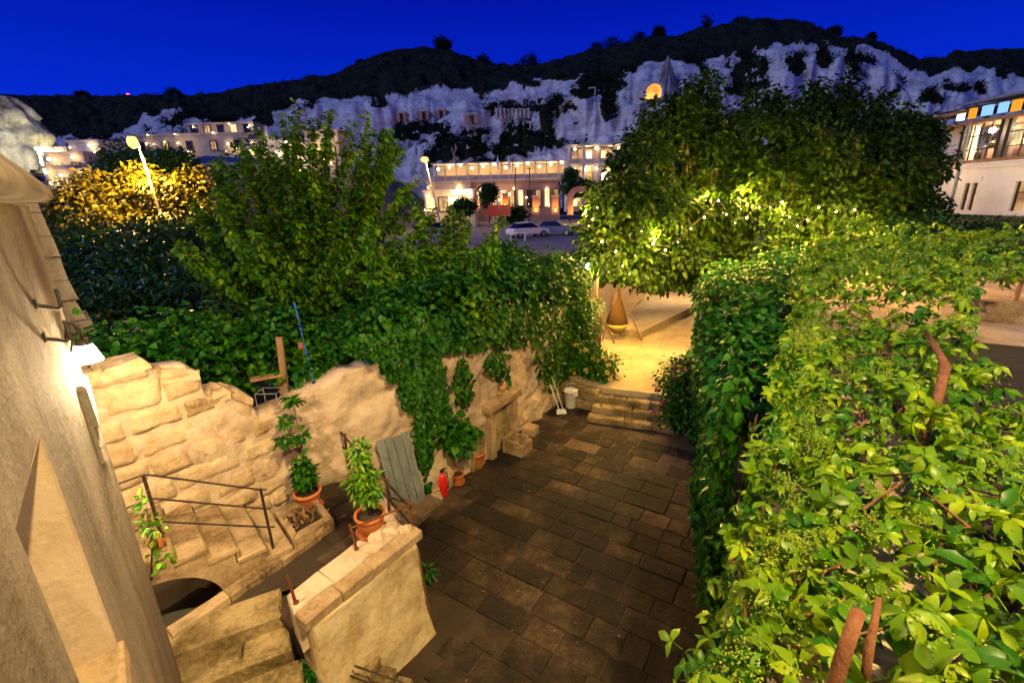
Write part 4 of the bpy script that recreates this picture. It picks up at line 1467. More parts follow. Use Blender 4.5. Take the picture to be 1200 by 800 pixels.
for k in range(48):
    tips.append(at(gt_.uniform(425, 590), gt_.uniform(275, 385), gt_.uniform(8.9, 11.2)))
b0 = at(505, 420, 12.4) * (1, 1, 0) + (0, 0, 2.0)
branch_tree('plum_tree', b0, b0 + (0, 0, .8), tips, 'light green plum tree with layered sprays above the ivy', M['cherry'], 8, 'garden trees behind the wall', .15, 54, 7, .12)
lob = [px_lobe(*q) for q in ((602, 318, 34, 22, 15), (655, 330, 28, 34, 15.5), (625, 345, 40, 26, 14), (668, 375, 28, 36, 14.5), (570, 338, 36, 24, 13), (588, 300, 24, 14, 14.5))]
tree('elder_tree', at(630, 440, 15.5) * (1, 1, 0) + (0, 0, 2.0), lob, 'dark bushy tree between the plum trees and the upper terrace', 1700, 12, .26, .135, M['ivy'], 15, 'garden trees behind the wall', .14, .3, droop=.5)
lob = [px_lobe(*q) for q in ((150, 310, 70, 42, 17), (215, 340, 60, 40, 15), (130, 370, 50, 34, 14), (200, 290, 45, 30, 18), (100, 300, 40, 40, 18))]
tree('fig_tree', at(170, 420, 16.5) * (1, 1, 0) + (0, 0, 2.0), lob, 'shadowy dark tree behind the wall lamp', 1100, 11, .4, .2, M['dark_leaf'], 23, 'garden trees behind the wall', .16, .3)
# acacia under the street lamp
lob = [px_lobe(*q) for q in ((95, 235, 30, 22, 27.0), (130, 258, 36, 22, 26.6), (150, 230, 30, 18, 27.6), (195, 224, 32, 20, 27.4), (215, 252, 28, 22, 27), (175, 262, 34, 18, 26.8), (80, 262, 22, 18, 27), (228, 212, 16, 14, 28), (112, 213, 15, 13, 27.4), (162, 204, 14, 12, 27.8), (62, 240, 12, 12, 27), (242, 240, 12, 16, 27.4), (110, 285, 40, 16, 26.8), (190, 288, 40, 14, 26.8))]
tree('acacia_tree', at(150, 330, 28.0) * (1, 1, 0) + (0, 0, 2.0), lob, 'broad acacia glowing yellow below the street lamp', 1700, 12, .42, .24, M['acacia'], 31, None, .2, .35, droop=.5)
lob = [px_lobe(*q) for q in ((150, 188, 26, 10, 40), (128, 200, 16, 8, 40), (205, 190, 16, 14, 40), (178, 196, 22, 10, 40), (222, 200, 14, 9, 40))]
tree('cedar_tree', at(165, 260, 40) * (1, 1, 0) + (0, 0, 2.4), lob, 'flat-topped dark tree behind the street lamp', 420, 12, .6, .36, M['dark_leaf'], 37, None, .2, .5, flat=.3)
# the two great walnut trees over the upper terrace
lob = [px_lobe(*q) for q in ((750, 190, 34, 36, 20), (785, 150, 24, 34, 21), (762, 140, 9, 20, 21), (806, 112, 9, 20, 21.5), (828, 112, 9, 22, 21.5), (812, 140, 22, 26, 21.5), (838, 185, 34, 44, 21), (850, 140, 9, 16, 21.3), (720, 240, 34, 36, 18.5), (770, 245, 44, 34, 18), (830, 250, 46, 30, 19), (735, 300, 38, 30, 17), (790, 302, 38, 24, 17.4), (705, 285, 26, 40, 18), (850, 285, 36, 22, 19.5), (765, 328, 22, 12, 16.8), (840, 312, 26, 14, 18.5))]
def surface_tips(lobes, k, seed):
    g_ = np.random.default_rng(seed)
    out = []
    for c, r in lobes:
        for _ in range(max(3, int(k * (np.prod(r) ** (1 / 3.)) / 1.2))):
            d = unit(g_.normal(size=3) + np.array([0, -.35, .15]))
            out.append(np.asarray(c) + d * r * g_.uniform(.85, 1.25))
    return out


LOB1 = lob
wt1 = branch_tree('walnut_tree', (9.3, 21.3, UZ), (9.3, 21.3, 3.0), surface_tips(lob, 12, 41), 'great walnut tree with string lights over the swing chairs', M['walnut'], 41, 'walnut trees over the upper terrace', .22, 26, 9, .36, 1.25)
lob = [px_lobe(*q) for q in ((900, 165, 36, 36, 20), (945, 140, 30, 26, 20.5), (912, 120, 9, 14, 20.5), (948, 108, 9, 14, 20.7), (985, 132, 22, 22, 21), (986, 104, 8, 14, 21), (1020, 155, 34, 26, 20), (1030, 122, 9, 12, 20.5), (1068, 160, 28, 24, 20), (1062, 132, 9, 12, 20.5), (1092, 158, 9, 14, 20), (955, 190, 54, 44, 19), (1030, 200, 52, 34, 19), (1085, 195, 22, 26, 20), (900, 220, 44, 36, 19), (965, 240, 44, 26, 18), (1040, 235, 40, 22, 18.5), (885, 130, 22, 22, 21), (910, 300, 30, 24, 17), (880, 320, 22, 18, 16.5), (1085, 240, 22, 14, 19), (925, 265, 36, 20, 17.8), (985, 268, 40, 16, 17.5), (1040, 256, 36, 13, 18.5), (940, 300, 32, 22, 16.5), (1085, 256, 26, 11, 19))]
LOB2 = lob
wt2 = branch_tree('walnut_tree', (14.2, 19.5, 3.1), (14.0, 19.4, 4.6), surface_tips(lob, 12, 43), 'wide walnut tree standing above the creeper terrace', M['walnut'], 43, 'walnut trees over the upper terrace', .22, 26, 9, .3, 1.25)
for wt, LB, sd in ((wt1, LOB1, 141), (wt2, LOB2, 143)):
    C_, Nn_ = lobe_points([(c, r * .92) for c, r in LB], 1700, .55, sd)
    mesh_np('inner_crown', *spray(C_, Nn_, 12, .33, .21, np.random.default_rng(sd), LEAF_OVAL, .5, .6), M['walnut'], wt)
# visible forked trunk, lit from below
fk = MB()
tb = np.array([9.3, 21.3, UZ])
for e_, r_ in (((8.1, 21.0, 4.6), .22), ((9.6, 21.6, 5.2), .24), ((11.2, 21.0, 4.8), .22), ((7.3, 20.4, 3.9), .12)):
    e_ = np.array(e_)
    fk.tube([tb + (0, 0, .7), tb + (e_ - tb) * .45 + np.array([0, 0, -.15]), e_], [r_ * 1.15, r_, r_ * .7], 9)
fk.build('limb', M['barkred'], wt1, True)

# ivy and shrubs on the garden wall
def wall_ray(u, v):
    d = ray(u, v)
    for a_, b_ in zip(WP[:-1], WP[1:]):
        e_ = b_ - a_
        m_ = np.array([[d[0], -e_[0]], [d[1], -e_[1]]])
        t, k = np.linalg.solve(m_, a_)
        if t > 0 and -1e-6 <= k <= 1:
            nn_ = unit(np.array([e_[1], -e_[0]]))
            return EYE + d * t, np.array([nn_[0], nn_[1], 0])
    return None


wi = thing('garden_wall_ivy', (-.6, 10.0, 0), 'bright ivy pouring over the garden wall in hanging strands', 'ivy')
g = np.random.default_rng(55)
Pw, Nw, Bw = [], [], []
for u, v, ru, rv, k in ((515, 388, 70, 24, 1300), (600, 378, 58, 26, 1200), (655, 400, 34, 44, 900), (475, 420, 34, 26, 700), (492, 450, 30, 32, 620), (505, 480, 20, 30, 330), (495, 500, 13, 30, 260), (495, 525, 8, 24, 150), (498, 565, 4, 8, 25),
                        (538, 445, 11, 26, 190), (541, 462, 7, 14, 60), (580, 424, 15, 20, 190), (586, 440, 8, 14, 60), (645, 436, 20, 22, 330), (666, 448, 16, 16, 200), (440, 400, 40, 16, 420)):
    i = 0
    while i < k:
        x, y = g.normal(size=2) * .52
        if x * x + y * y > 1.1:
            continue
        i += 1
        h = wall_ray(u + x * ru, v + y * rv)
        if h is None:
            continue
        Pw.append(h[0])
        Nw.append(h[1])
Pw, Nw = np.array(Pw), np.array(Nw)
over = np.clip((Pw[:, 2] - 2.6) / 1.2, 0, 1)
Pw = Pw + Nw * (.05 + .10 * g.random(len(Pw)) + over * .22 * (fbm(Pw[:, 0] * 2, Pw[:, 1] * 2, Pw[:, 2] * 2, 2) + .6))[:, None]
D = np.array([0, 0, -1.0]) + Nw * .4 + g.normal(size=Pw.shape) * .42
N = Nw + np.array([0, 0, .55]) + g.normal(size=Pw.shape) * .36
ob = mesh_np('leaf_mass', *leaves(Pw, D, N, .085 + .05 * g.random(len(Pw)), LEAF_HEART, .18, .25), M['ivy'], wi)
tag(ob, kind='stuff')
# hummock of ivy on top of and behind the wall
lob = []
for s in np.linspace(6.3, 12.8, 15):
    p, nn_ = wall_xy(s)
    zt = float(np.interp(s, [6, 7.5, 9, 11, 13], [3.65, 4.0, 4.05, 3.9, 3.5]))
    lob.append((np.array([*(p - nn_ * .35), zt]), np.array([.5, .5, .5 + .16 * R.random()])))
C_, Nn = lobe_points(lob, 430, .6, 77)
V, F = spray(C_, Nn, 11, .22, .12, g, LEAF_HEART, .5)
ob = mesh_np('leaf_hummock', V, F, M['ivy'], wi)
tag(ob, kind='stuff')
for st0, st1 in ((495, 480), (540, 430), (580, 410), (640, 420)):
    h0, h1 = wall_ray(st0, 500 if st0 < 600 else 462), wall_ray(st1, 400)
    MB().tube([h0[0] + h0[1] * .05, (h0[0] + h1[0]) / 2 + h0[1] * .06, h1[0] + h1[1] * .05], [.008, .012, .016], 5).build('stem', M['bark'], wi, True)


def shrub(name, lobes, label, n, per, rad, size, mat, seed, base, tmpl=LEAF_OVAL, cat='shrub', group=None, stems=5, droop=.35, flat=.7):
    g_ = np.random.default_rng(seed)
    t = thing(name, base, label, cat, group)
    C_, Nn_ = lobe_points(lobes, n, .5, seed)
    V_, F_ = spray(C_, Nn_, per, rad, size, g_, tmpl, droop, flat)
    mesh_np('foliage', V_, F_, mat, t)
    for k in range(stems):
        c = lobes[k % len(lobes)][0]
        MB().tube([base, (np.asarray(base) + c) / 2 + g_.normal(size=3) * .05, c], [.012, .009, .005], 5).build('stem', M['bark'], t, True)
    return t


def behind_wall(s, back, z):
    p, nn_ = wall_xy(s)
    return np.array([*(p - nn_ * back), z])


for s, lab in ((2.9, 'leafy green shrub behind the stepped wall top, next to the lamp'), (3.9, 'leafy green shrub behind the stepped wall top, next to the blue pole')):
    lob = [(behind_wall(s + d, 1.15 + .3 * q, zc_), np.array([.6, .55, .42])) for d, q, zc_ in ((-.7, 0, 3.9), (-.1, .5, 4.05), (.4, 0, 3.75), (.1, 0, 3.35), (.7, .6, 3.9), (1.1, .3, 3.3))]
    shrub('wall_shrub', lob, lab, 300, 11, .2, .10, M['ivy'], int(s * 10), behind_wall(s, 1.2, 2.0), LEAF_HEART, group='shrubs behind the stepped wall')
lob = [(behind_wall(5.6 + d, .9, zc_), np.array([.55, .5, .4])) for d, zc_ in ((-.7, 3.2), (0, 3.5), (.5, 3.7), (.9, 3.9))]
shrub('wall_shrub', lob, 'leafy green shrub behind the wall between the blue pole and the ivy', 260, 11, .2, .10, M['ivy'], 61, behind_wall(5.6, .9, 2.0), LEAF_HEART, group='shrubs behind the stepped wall')

# little fig growing out of the wall foot
h = wall_ray(527, 507)
shrub('wall_fig', [(h[0] + h[1] * .22 + np.array([0, 0, dz]), np.array([.27, .2, .22])) for dz in (0.08, -.14, .0)], 'small leafy fig growing out of the plaster wall', 70, 8, .16, .15, M['hedge_ivy'], 67, h[0] + np.array([0, 0, -.5]), LEAF_HEART)
# climbing stems at the building corner
h = np.array([-3.62, 3.72, 2.9])
shrub('corner_vine', [(h + np.array([.03, .05, dz]), np.array([.05, .05, .16])) for dz in (.35, .1, -.25)], 'thin bright vine climbing the building corner below the lamp', 26, 5, .05, .06, M['pot_leaf'], 71, h + np.array([-.12, .02, -.5]), LEAF_OVAL, stems=1)
# weeds at the parapet foot
for u, v, z, lab in ((500, 676, 0.05, 'tuft of weeds at the foot of the parapet beside the dark paving'), (368, 790, .55, 'tuft of weeds between the parapet and the broad steps')):
    b = atz(u, v, z)
    shrub('weed_tuft', [(b + np.array([0, 0, .10]), np.array([.09, .09, .12]))], lab, 26, 6, .07, .10, M['hedge_ivy'], u, b - np.array([0, 0, .08]), LEAF_NARROW, cat='weeds', group='weed tufts')

# rose bushes beside the steps
def roses(base, lobes, lab, seed, petal, nf):
    t = shrub('rose_bush', lobes, lab, 420, 9, .2, .10, M['hedge_ivy'], seed, base, LEAF_OVAL, cat='bush', group='rose bushes by the steps', stems=8)
    g_ = np.random.default_rng(seed + 1)
    C_, Nn_ = lobe_points(lobes, nf, .95, seed + 2)
    for i in range(nf):
        d = unit(g_.normal(size=(14, 3)) + np.array([0, -.4, .5]))
        V_, F_ = leaves(np.repeat(C_[i:i + 1] + Nn_[i] * .12, 14, 0), d, np.array([0, 0, 1.0]) + g_.normal(size=(14, 3)) * .6, .085 + .03 * g_.random(14), LEAF_HEART, .6, .2)
        mesh_np('rose', V_, F_, petal, t)
    return t


b = np.array([2.45, 13.5, .5])
roses(b, [(b + np.array(q), np.array([.42, .42, .34])) for q in ((-.4, .3, .45), (.05, .1, .42), (.3, -.2, .2), (-.1, .4, .75), (.4, .1, .5))], 'rose bush with pale yellow blooms left of the stone steps', 81, M['rose_yellow'], 26)
b = np.array([4.62, 11.2, .0])
roses(b, [(b + np.array(q), np.array([.55, .5, .5])) for q in ((-.2, .0, 1.1), (.3, .3, 1.3), (-.15, -.3, .55), (.2, -.1, .8), (.5, .5, 1.5), (-.1, .4, 1.35))], 'rose bush with pink blooms right of the stone steps', 83, M['rose'], 26)

g = np.random.default_rng(101)
k = 420
aF, bF = 2.2 + 9.5 * g.random(k), -5.6 + 5.6 * g.random(k)
PF = np.column_stack([AX[None] * aF[:, None] + BX[None] * bF[:, None], .010 + .006 * g.random(k)])
okf = (PF[:, 1] > 3.4) & ~((aF < 4.3) & (bF < -3.1)) & (bF > np.interp(aF, [4, 6, 12], [-5.2, -5.6, -6]))
PF = PF[okf]
dF = np.column_stack([g.normal(size=(len(PF), 2)), .15 * g.random(len(PF))])
fl_ = mesh_np('fallen_leaves', *leaves(PF, dF, np.array([0, 0, 1.0]) + g.normal(size=PF.shape) * .15, .018 + .03 * g.random(len(PF)), LEAF_OVAL, .1, .1), M['litter'])
tag(fl_, 'scatter of small dry leaves and petals on the dark paving', 'leaves', kind='stuff')

for u, v, y, lab in ((1052, 268, 17.2, 'dark shrub between the wide walnut and the timber rail'), (1112, 268, 17.8, 'dark shrub behind the first posts of the timber rail'), (1165, 276, 16.8, 'dark shrub in front of the veranda house')):
    c = at(u, v, y)
    shrub('terrace_shrub', [(c + np.array(q), np.array([.9, .7, .5])) for q in ((0, 0, 0), (.7, -.4, -.2), (-.7, .3, -.1), (.1, .1, -.7))], lab, 260, 10, .3, .16, M['dark_leaf'], u, np.array([c[0], c[1], 3.0]), group='shrubs below the veranda house')
# ------------------------------------------------------------------ pots, plants and small things in the courtyard
def pot(loc, r, h, label, mat='terracotta', saucer=True, group='terracotta pots', soil=True):
    t = thing('plant_pot', loc, label, 'pot', group)
    x, y, z = loc
    MB().lathe([(r * .66, 0), (r * .70, .01), (r * .93, h * .80), (r * .94, h * .82)], (x, y, z), 22).build('body', M[mat], t, True)
    MB().lathe([(r * .92, h * .80), (r * 1.02, h * .81), (r * 1.05, h * .9), (r * 1.04, h), (r * .90, h), (r * .88, h * .9), (r * .87, h * .80)], (x, y, z), 22).build('rim', M[mat], t, True)
    if soil:
        MB().lathe([(r * .84, h * .86), (r * .5, h * .90), (r * .02, h * .91)], (x, y, z), 14).build('soil', M['soil'], t, True)
    if saucer:
        MB().lathe([(r * .75, .0), (r * 1.0, .012), (r * 1.06, .045), (r * 1.0, .045), (r * .95, .02)], (x, y, z - .004), 20).build('saucer', M[mat], t, True)
    return t


def pot_plant(base, stems, label, seed, size, mat, cat='plant', tmpl=LEAF_NARROW, palm=7, group=None):
    """upright stems, each with whorls of leaves; stems = [(dx, dy, height, n_whorls, whorl radius)]"""
    g_ = np.random.default_rng(seed)
    base = np.asarray(base, float)
    t = thing('pot_plant', base, label, cat, group)
    parts = []
    for dx, dy, hh, nw, wr, z0 in stems:
        top = base + np.array([dx, dy, hh])
        mid = base + np.array([dx * .45, dy * .45, hh * .55]) + g_.normal(size=3) * .02
        MB().tube([base - np.array([0, 0, .03]), mid, top], [.012, .009, .005], 5).build('stem', M['bark'], t, True)
        for w in range(nw):
            f = z0 + (1 - z0) * (w + g_.random() * .6) / max(nw - .4, 1)
            f = min(f, 1.0)
            c = (base * (1 - f) ** 2 + 2 * f * (1 - f) * mid + f * f * top)
            k = palm
            an = np.linspace(0, 2 * math.pi, k, endpoint=False) + g_.random() * 6
            ld = np.column_stack([np.cos(an), np.sin(an), g_.normal(size=k) * .3 + .1])
            for rep in range(2):
                off = ld * wr * g_.random((k, 1)) * .7
                parts.append(leaves(c + off, ld + g_.normal(size=(k, 3)) * .3, np.array([0, 0, 1.0]) + g_.normal(size=(k, 3)) * .3, size * (.7 + .6 * g_.random(k)), tmpl, .2, .35))
    V, F = merge(parts)
    mesh_np('foliage', V, F, mat, t)
    return t


p1 = np.array([-3.42, 6.42, TZ])
pot(p1, .21, .36, 'orange terracotta pot on a stone disc by the landing wall')
pot_plant(p1 + (0, 0, .33), [(-.02, .0, .55, 9, .12, .25), (.08, .05, .42, 7, .11, .25), (-.10, .04, .40, 6, .1, .25), (.02, -.06, .62, 7, .1, .3), (-.22, .12, 1.25, 2, .10, .9), (.02, .10, 1.02, 2, .12, .86), (-.30, .10, .98, 2, .12, .86), (-.05, .16, 1.62, 3, .1, .9)], 'tall potted plant with leaf whorls on thin bare stems', 91, .13, M['hedge_ivy'], tmpl=LEAF_OVAL, group='pot plants')
p2 = atz(436, 622, 1.70)
pot(p2, .20, .30, 'round terracotta bowl pot on the parapet corner')
pot_plant(p2 + (0, 0, .27), [(-.05, .05, .62, 12, .16, .35), (-.10, .10, .90, 10, .15, .5), (.06, .04, .60, 9, .15, .35), (-.16, .02, .52, 8, .14, .4), (-.06, .16, 1.05, 7, .12, .7), (.12, .0, .42, 6, .12, .4)], 'bushy yellow-green potted shrub on the parapet corner', 95, .11, M['pot_leaf'], palm=8, group='pot plants')
pot(atz(437, 581, 1.3), .16, .30, 'smaller terracotta pot standing behind the bushy shrub')
pot(atz(559, 547, .0), .20, .42, 'straight orange terracotta pot by the carved fountain', saucer=False)
pot_plant(atz(559, 547, .0) + (0, 0, .38), [(-.06, .06, .52, 3, .08, .4), (.05, .0, .40, 2, .07, .4), (-.02, .1, .66, 2, .06, .5)], 'dry spindly plant in the pot by the fountain', 97, .10, M['dark_leaf'], group='pot plants')
pot(atz(537, 565, .0), .15, .24, 'small terracotta pot standing in a wide saucer')
pot(atz(509, 580, .0), .17, .24, 'pale squat terracotta pot beside the fire extinguisher', 'terra_pale', False)
# dry twigs in the planter
g = np.random.default_rng(3)
cen3 = np.array([*cen, 1.32])
k = 60
V, F = leaves(cen3 + g.normal(size=(k, 3)) * np.array([.16, .16, .03]), g.normal(size=(k, 3)) + np.array([0, 0, .6]), g.normal(size=(k, 3)), .14 + .08 * g.random(k), LEAF_NARROW)
tag(mesh_np('dry_weeds', V, F, M['wood']), 'dry weeds in the low stone planter trough', 'weeds')

# little fallen terracotta jar by the building corner
c = np.array([-3.74, 3.92, 2.62])
jr = thing('hanging_jar', c, 'small terracotta jar hung at the building corner', 'jar')
MB().lathe([(.03, 0), (.06, .03), (.075, .09), (.05, .14), (.06, .16), (.045, .16)], c, 14).build('body', M['terracotta'], jr, True)
MB().tube([c + (0, 0, .16), c + (-.10, .02, .2)], .006, 5).build('wire', M['iron'], jr)

# fire extinguisher
b = atz(520, 580, .0)
fe = thing('fire_extinguisher', b, 'red fire extinguisher standing against the garden wall', 'fire extinguisher')
MB().lathe([(.085, 0), (.095, .02), (.095, .42), (.085, .47), (.05, .52), (.032, .54), (.032, .57)], b, 18).build('cylinder', M['red'], fe, True)
MB().lathe([(.036, .565), (.04, .58), (.04, .61), (.02, .63)], b, 12).build('valve', M['black'], fe, True)
MB().box(b + (.03, -.03, .655), (.13, .03, .018), .8).build('handle', M['black'], fe)
MB().tube([b + (.03, .0, .60), b + (.11, -.03, .56), b + (.125, -.04, .40), b + (.11, -.04, .2)], [.011, .011, .011, .015], 6).build('hose', M['black'], fe, True)
# grey board leaning on the wall
h0, h1 = np.array([-2.35, 7.55, .02]), wall_ray(441, 520)[0] + np.array([.03, -.12, .1])
gb = thing('leaning_board', h0, 'weathered grey plank door leaning on the garden wall behind the railing', 'board')
ax = unit(np.array([1.45, 1.0, 0.0]))
upv = h1 - h0
nb_ = unit(np.cross(ax, upv))
for i in range(4):
    a0, a1 = ax * (i * .165), ax * (i * .165 + .155)
    q = [h0 + a0, h0 + a1, h0 + a1 + nb_ * .025, h0 + a0 + nb_ * .025]
    MB().hexa(q, [p + upv * (1 + .02 * R.random()) for p in q]).build('plank', M['greywood'], gb)
for f in (.15, .85):
    q = [h0 + upv * f - ax * -.01 - nb_ * .022, h0 + upv * f + ax * .64 - nb_ * .022, h0 + upv * f + ax * .64 - nb_ * .002, h0 + upv * f + ax * .01 - nb_ * .002]
    MB().hexa(q, [p + upv * .06 for p in q]).build('batten', M['greywood'], gb)
# white bucket, broom
b = np.array([1.72, 12.55, .0])
bk_ = thing('bucket', b, 'tall white bucket with a cloth hung over the rim by the kerb', 'bucket')
MB().lathe([(.15, 0), (.16, .02), (.20, .52), (.215, .53), (.215, .55), (.19, .55), (.185, .50), (.15, .06), (.02, .05)], b, 20).build('body', M['white'], bk_, True)
MB().tube([b + (.20, 0, .52), b + (.17, .02, .68), b + (.05, .03, .76), b + (-.1, .03, .72), b + (-.2, 0, .53)], .010, 6).build('handle', M['steel'], bk_, True)
MB().hexa([b + (.06, -.19, .40), b + (.2, -.12, .40), b + (.19, -.08, .40), b + (.06, -.15, .40)], [b + (.06, -.2, .58), b + (.19, -.13, .58), b + (.18, -.05, .60), b + (.05, -.12, .60)]).build('cloth', M['white'], bk_)
b = np.array([1.35, 12.15, .0])
br = thing('dust_broom', b, 'pale handled broom and dustpan leaning by the bucket', 'broom')
MB().tube([b + (0, 0, .05), b + (-.38, .30, 1.15)], .013, 6).build('handle', M['white'], br)
MB().tube([b + (.12, .02, .05), b + (-.22, .34, 1.05)], .010, 6).build('pan_handle', M['white'], br)
MB().hexa([b + (-.10, -.10, 0), b + (.20, -.06, 0), b + (.18, .10, 0), b + (-.10, .06, 0)], [b + (-.08, -.02, .08), b + (.18, .0, .08), b + (.16, .08, .10), b + (-.08, .05, .10)]).build('dustpan', M['white'], br)

# on top of the wall: timber scraps, wire cage, blue pole
tw = thing('plank_rack', behind_wall(4.35, .3, 2.85), 'rough rack of old planks standing on the wall top', 'rack')
c = behind_wall(4.38, .42, 2.8)
MB().box(c + (.12, .1, .55), (.10, .05, 1.15), .4, Matrix.Rotation(.06, 3, 'Y')).build('upright', M['wood'], tw)
MB().box(c + (.05, .08, .22), (.09, .05, .55), .4).build('upright', M['barkred'], tw)
MB().box(c + (-.12, .0, .46), (.50, .16, .04), .5).build('shelf', M['wood'], tw)
MB().box(c + (.27, .55, .45), (.08, .05, .9), .4).build('stake', M['barkred'], tw)
wc = thing('wire_cage', behind_wall(4.2, .2, 2.86), 'small open wire cage on the wall top', 'cage')
c = behind_wall(4.25, .2, 2.85)
for k in range(4):
    a0, a1 = (k // 2) * .34 - .17, ((k % 2) * .26 - .13)
    MB().tube([c + (a0, a1, 0), c + (a0, a1, .26)], .008, 5).build('upright', M['steel'], wc)
for zz_ in (.0, .26):
    MB().tube([c + (-.17, -.13, zz_), c + (.17, -.13, zz_), c + (.17, .13, zz_), c + (-.17, .13, zz_), c + (-.17, -.13, zz_)], .008, 5).build('ring', M['steel'], wc)
b = behind_wall(4.95, .25, 2.95)
bp_ = thing('blue_pole', b, 'slim blue pole leaning out of the wall top into the plum tree', 'pole')
MB().tube([b, at(345, 355, 8.3)], [.024, .018], 8).build('tube', M['blue'], bp_)
MB().tube([b - (0, 0, .25), b + (0, 0, .12)], .035, 8).build('socket', M['iron'], bp_)
# shed wall in the dark garden
gr = thing('garden_rubble', at(180, 390, 14) * (1, 1, 0) + (0, 0, 2.0), 'heap of broken pale stones in the dark garden', 'rubble')
for u, v, y, s_ in ((175, 385, 13, .42), (215, 384, 12, .3), (145, 380, 14, .3), (238, 372, 14, .28)):
    c = at(u, v, y)
    MB().stone([(c[0] - s_, c[1] - s_, 1.95), (c[0] + s_, c[1] - s_, 1.95), (c[0] + s_, c[1] + s_, 1.95), (c[0] - s_, c[1] + s_, 1.95)], [(c[0] - s_ * .6, c[1] - s_ * .5, c[2] + .2), (c[0] + s_ * .7, c[1] - s_ * .6, c[2]), (c[0] + s_ * .6, c[1] + s_ * .6, c[2] + .15), (c[0] - s_ * .7, c[1] + s_ * .5, c[2] + .1)], .06, .04).build('rock', M['facade'], gr)

# ------------------------------------------------------------------ upper terrace: back wall, post lamp, swing chairs, string lights
bw = thing('terrace_back_wall', (7, 25, UZ), 'glowing plastered wall behind the upper terrace', 'wall')
for pa_, pb_, hh in (((2.6, 18.6), (5.2, 23.6), 2.6), ((5.2, 23.6), (9.6, 26.6), 2.2), ((9.6, 26.6), (15.0, 23.0), 2.6)):
    pa_, pb_ = np.array(pa_), np.array(pb_)
    e_ = unit(pb_ - pa_)
    n_ = np.array([e_[1], -e_[0]])
    q = [pa_ + n_ * .15, pb_ + n_ * .15, pb_ - n_ * .2, pa_ - n_ * .2]
    MB().stone([(*p, UZ - .1) for p in q], [(*p, UZ + hh) for p in q], .05, .03).build('wall_panel', M['mortar'], bw)

b = np.array([3.35, 17.3, UZ])
pl_ = thing('lamp_post', b, 'rustic timber post carrying a bare bulb beside the swing chairs', 'lamp')
MB().tube([b, b + (.02, 0, 1.7), b + (.0, .02, 3.15)], [.06, .05, .045], 8).build('post', M['wood'], pl_, True)
MB().tube([b + (0, .02, 3.05), b + (-.22, -.1, 3.12), b + (-.42, -.15, 3.05)], .012, 6).build('arm', M['iron'], pl_)
MB().lathe([(.02, .0), (.07, -.06), (.085, -.12), (.06, -.19), (.01, -.21)], b + (-.42, -.15, 3.05), 12).build('bulb', M['bulb_white'], pl_, True)
ptlight('lamp_light', b + (-.42, -.15, 2.72), 200, (1.0, .68, .26), .06, pl_)
MB().box(b + (.16, -.06, 1.35), (.24, .16, .34), .3).build('meter_box', M['greywood'], pl_)


def swing(b, label, seed):
    t = thing('swing_chair', b, label, 'chair', 'teardrop swing chairs')
    rr = random.Random(seed)
    apex = b + np.array([0, 0, 2.1])
    MB().tube([b + (-.55, .0, 0), apex], [.03, .022], 6).build('leg', M['wood'], t)
    MB().tube([b + (.95, -.28, 0), apex + (0.0, 0, .02)], [.03, .022], 6).build('leg', M['wood'], t)
    MB().tube([b + (.1, .8, 0), apex + (0, .02, 0)], [.03, .022], 6).build('leg', M['wood'], t)
    MB().lathe([(.38, .62), (.44, .68), (.30, 1.15), (.12, 1.62), (.02, 2.02), (.012, 2.02), (.10, 1.62), (.28, 1.15), (.40, .70)], b, 16).build('wicker_hood', M['wicker'], t, True)
    MB().lathe([(.02, .22), (.16, .30), (.34, .48), (.44, .67), (.41, .67), (.30, .52), (.12, .36)], b, 16).build('seat', M['cushion'], t, True)
    return t


swing(np.array([4.15, 17.3, UZ]), 'brown teardrop swing chair with a yellow seat on a splayed wooden frame', 1)
swing(np.array([3.0, 17.0, UZ]), 'brown teardrop swing chair half hidden behind the rose bush', 2)

sl_ = thing('string_lights', (9, 20, 5), 'string of small warm bulbs hung through the walnut crowns', 'string lights')
ctl = [(700, 240, 17.6), (690, 262, 17.4), (722, 292, 16.2), (738, 318, 16.2), (752, 268, 16.4), (780, 290, 16.0), (810, 265, 16.6), (842, 232, 17.2), (862, 258, 16.8), (890, 240, 17.0), (917, 234, 17.2), (935, 262, 16.8), (960, 240, 17.0), (1002, 243, 17.0), (1010, 262, 17.2)]
pts = [at(*q) for q in ctl]
for a_, b_ in zip(pts[:-1], pts[1:]):
    MB().tube([a_, (a_ + b_) / 2 - np.array([0, 0, .12]), b_], .006, 4).build('wire', M['iron'], sl_)
rb_ = random.Random(4)
for i, (a_, b_) in enumerate(zip(pts[:-1], pts[1:])):
    for f in (.0, .5):
        c = a_ + (b_ - a_) * f - np.array([0, 0, .09 if f == 0 else .19])
        r_ = rb_.choice((.02, .028, .036, .05))
        MB().lathe([(.01, r_), (r_ * .8, r_ * .6), (r_, 0), (r_ * .8, -r_ * .6), (.01, -r_)], c, 8).build('bulb', M['bulb_small'], sl_, True)
for i, c in enumerate(pts):
    ptlight('string_glow', c + np.array([0, -1.0, -.25]), (260, 320, 220)[i % 3], (1.0, .56, .11), .12, sl_)
    if i % 2:
        ptlight('string_glow', c + np.array([0, 1.2, .4]), 520, (1.0, .56, .11), .08, sl_)
for c_, w_ in (((9.2, 23.6, 3.0), 420), ((5.6, 20.0, 3.4), 180)):
    ptlight('terrace_glow', c_, w_, (1.0, .68, .30), .12, sl_)

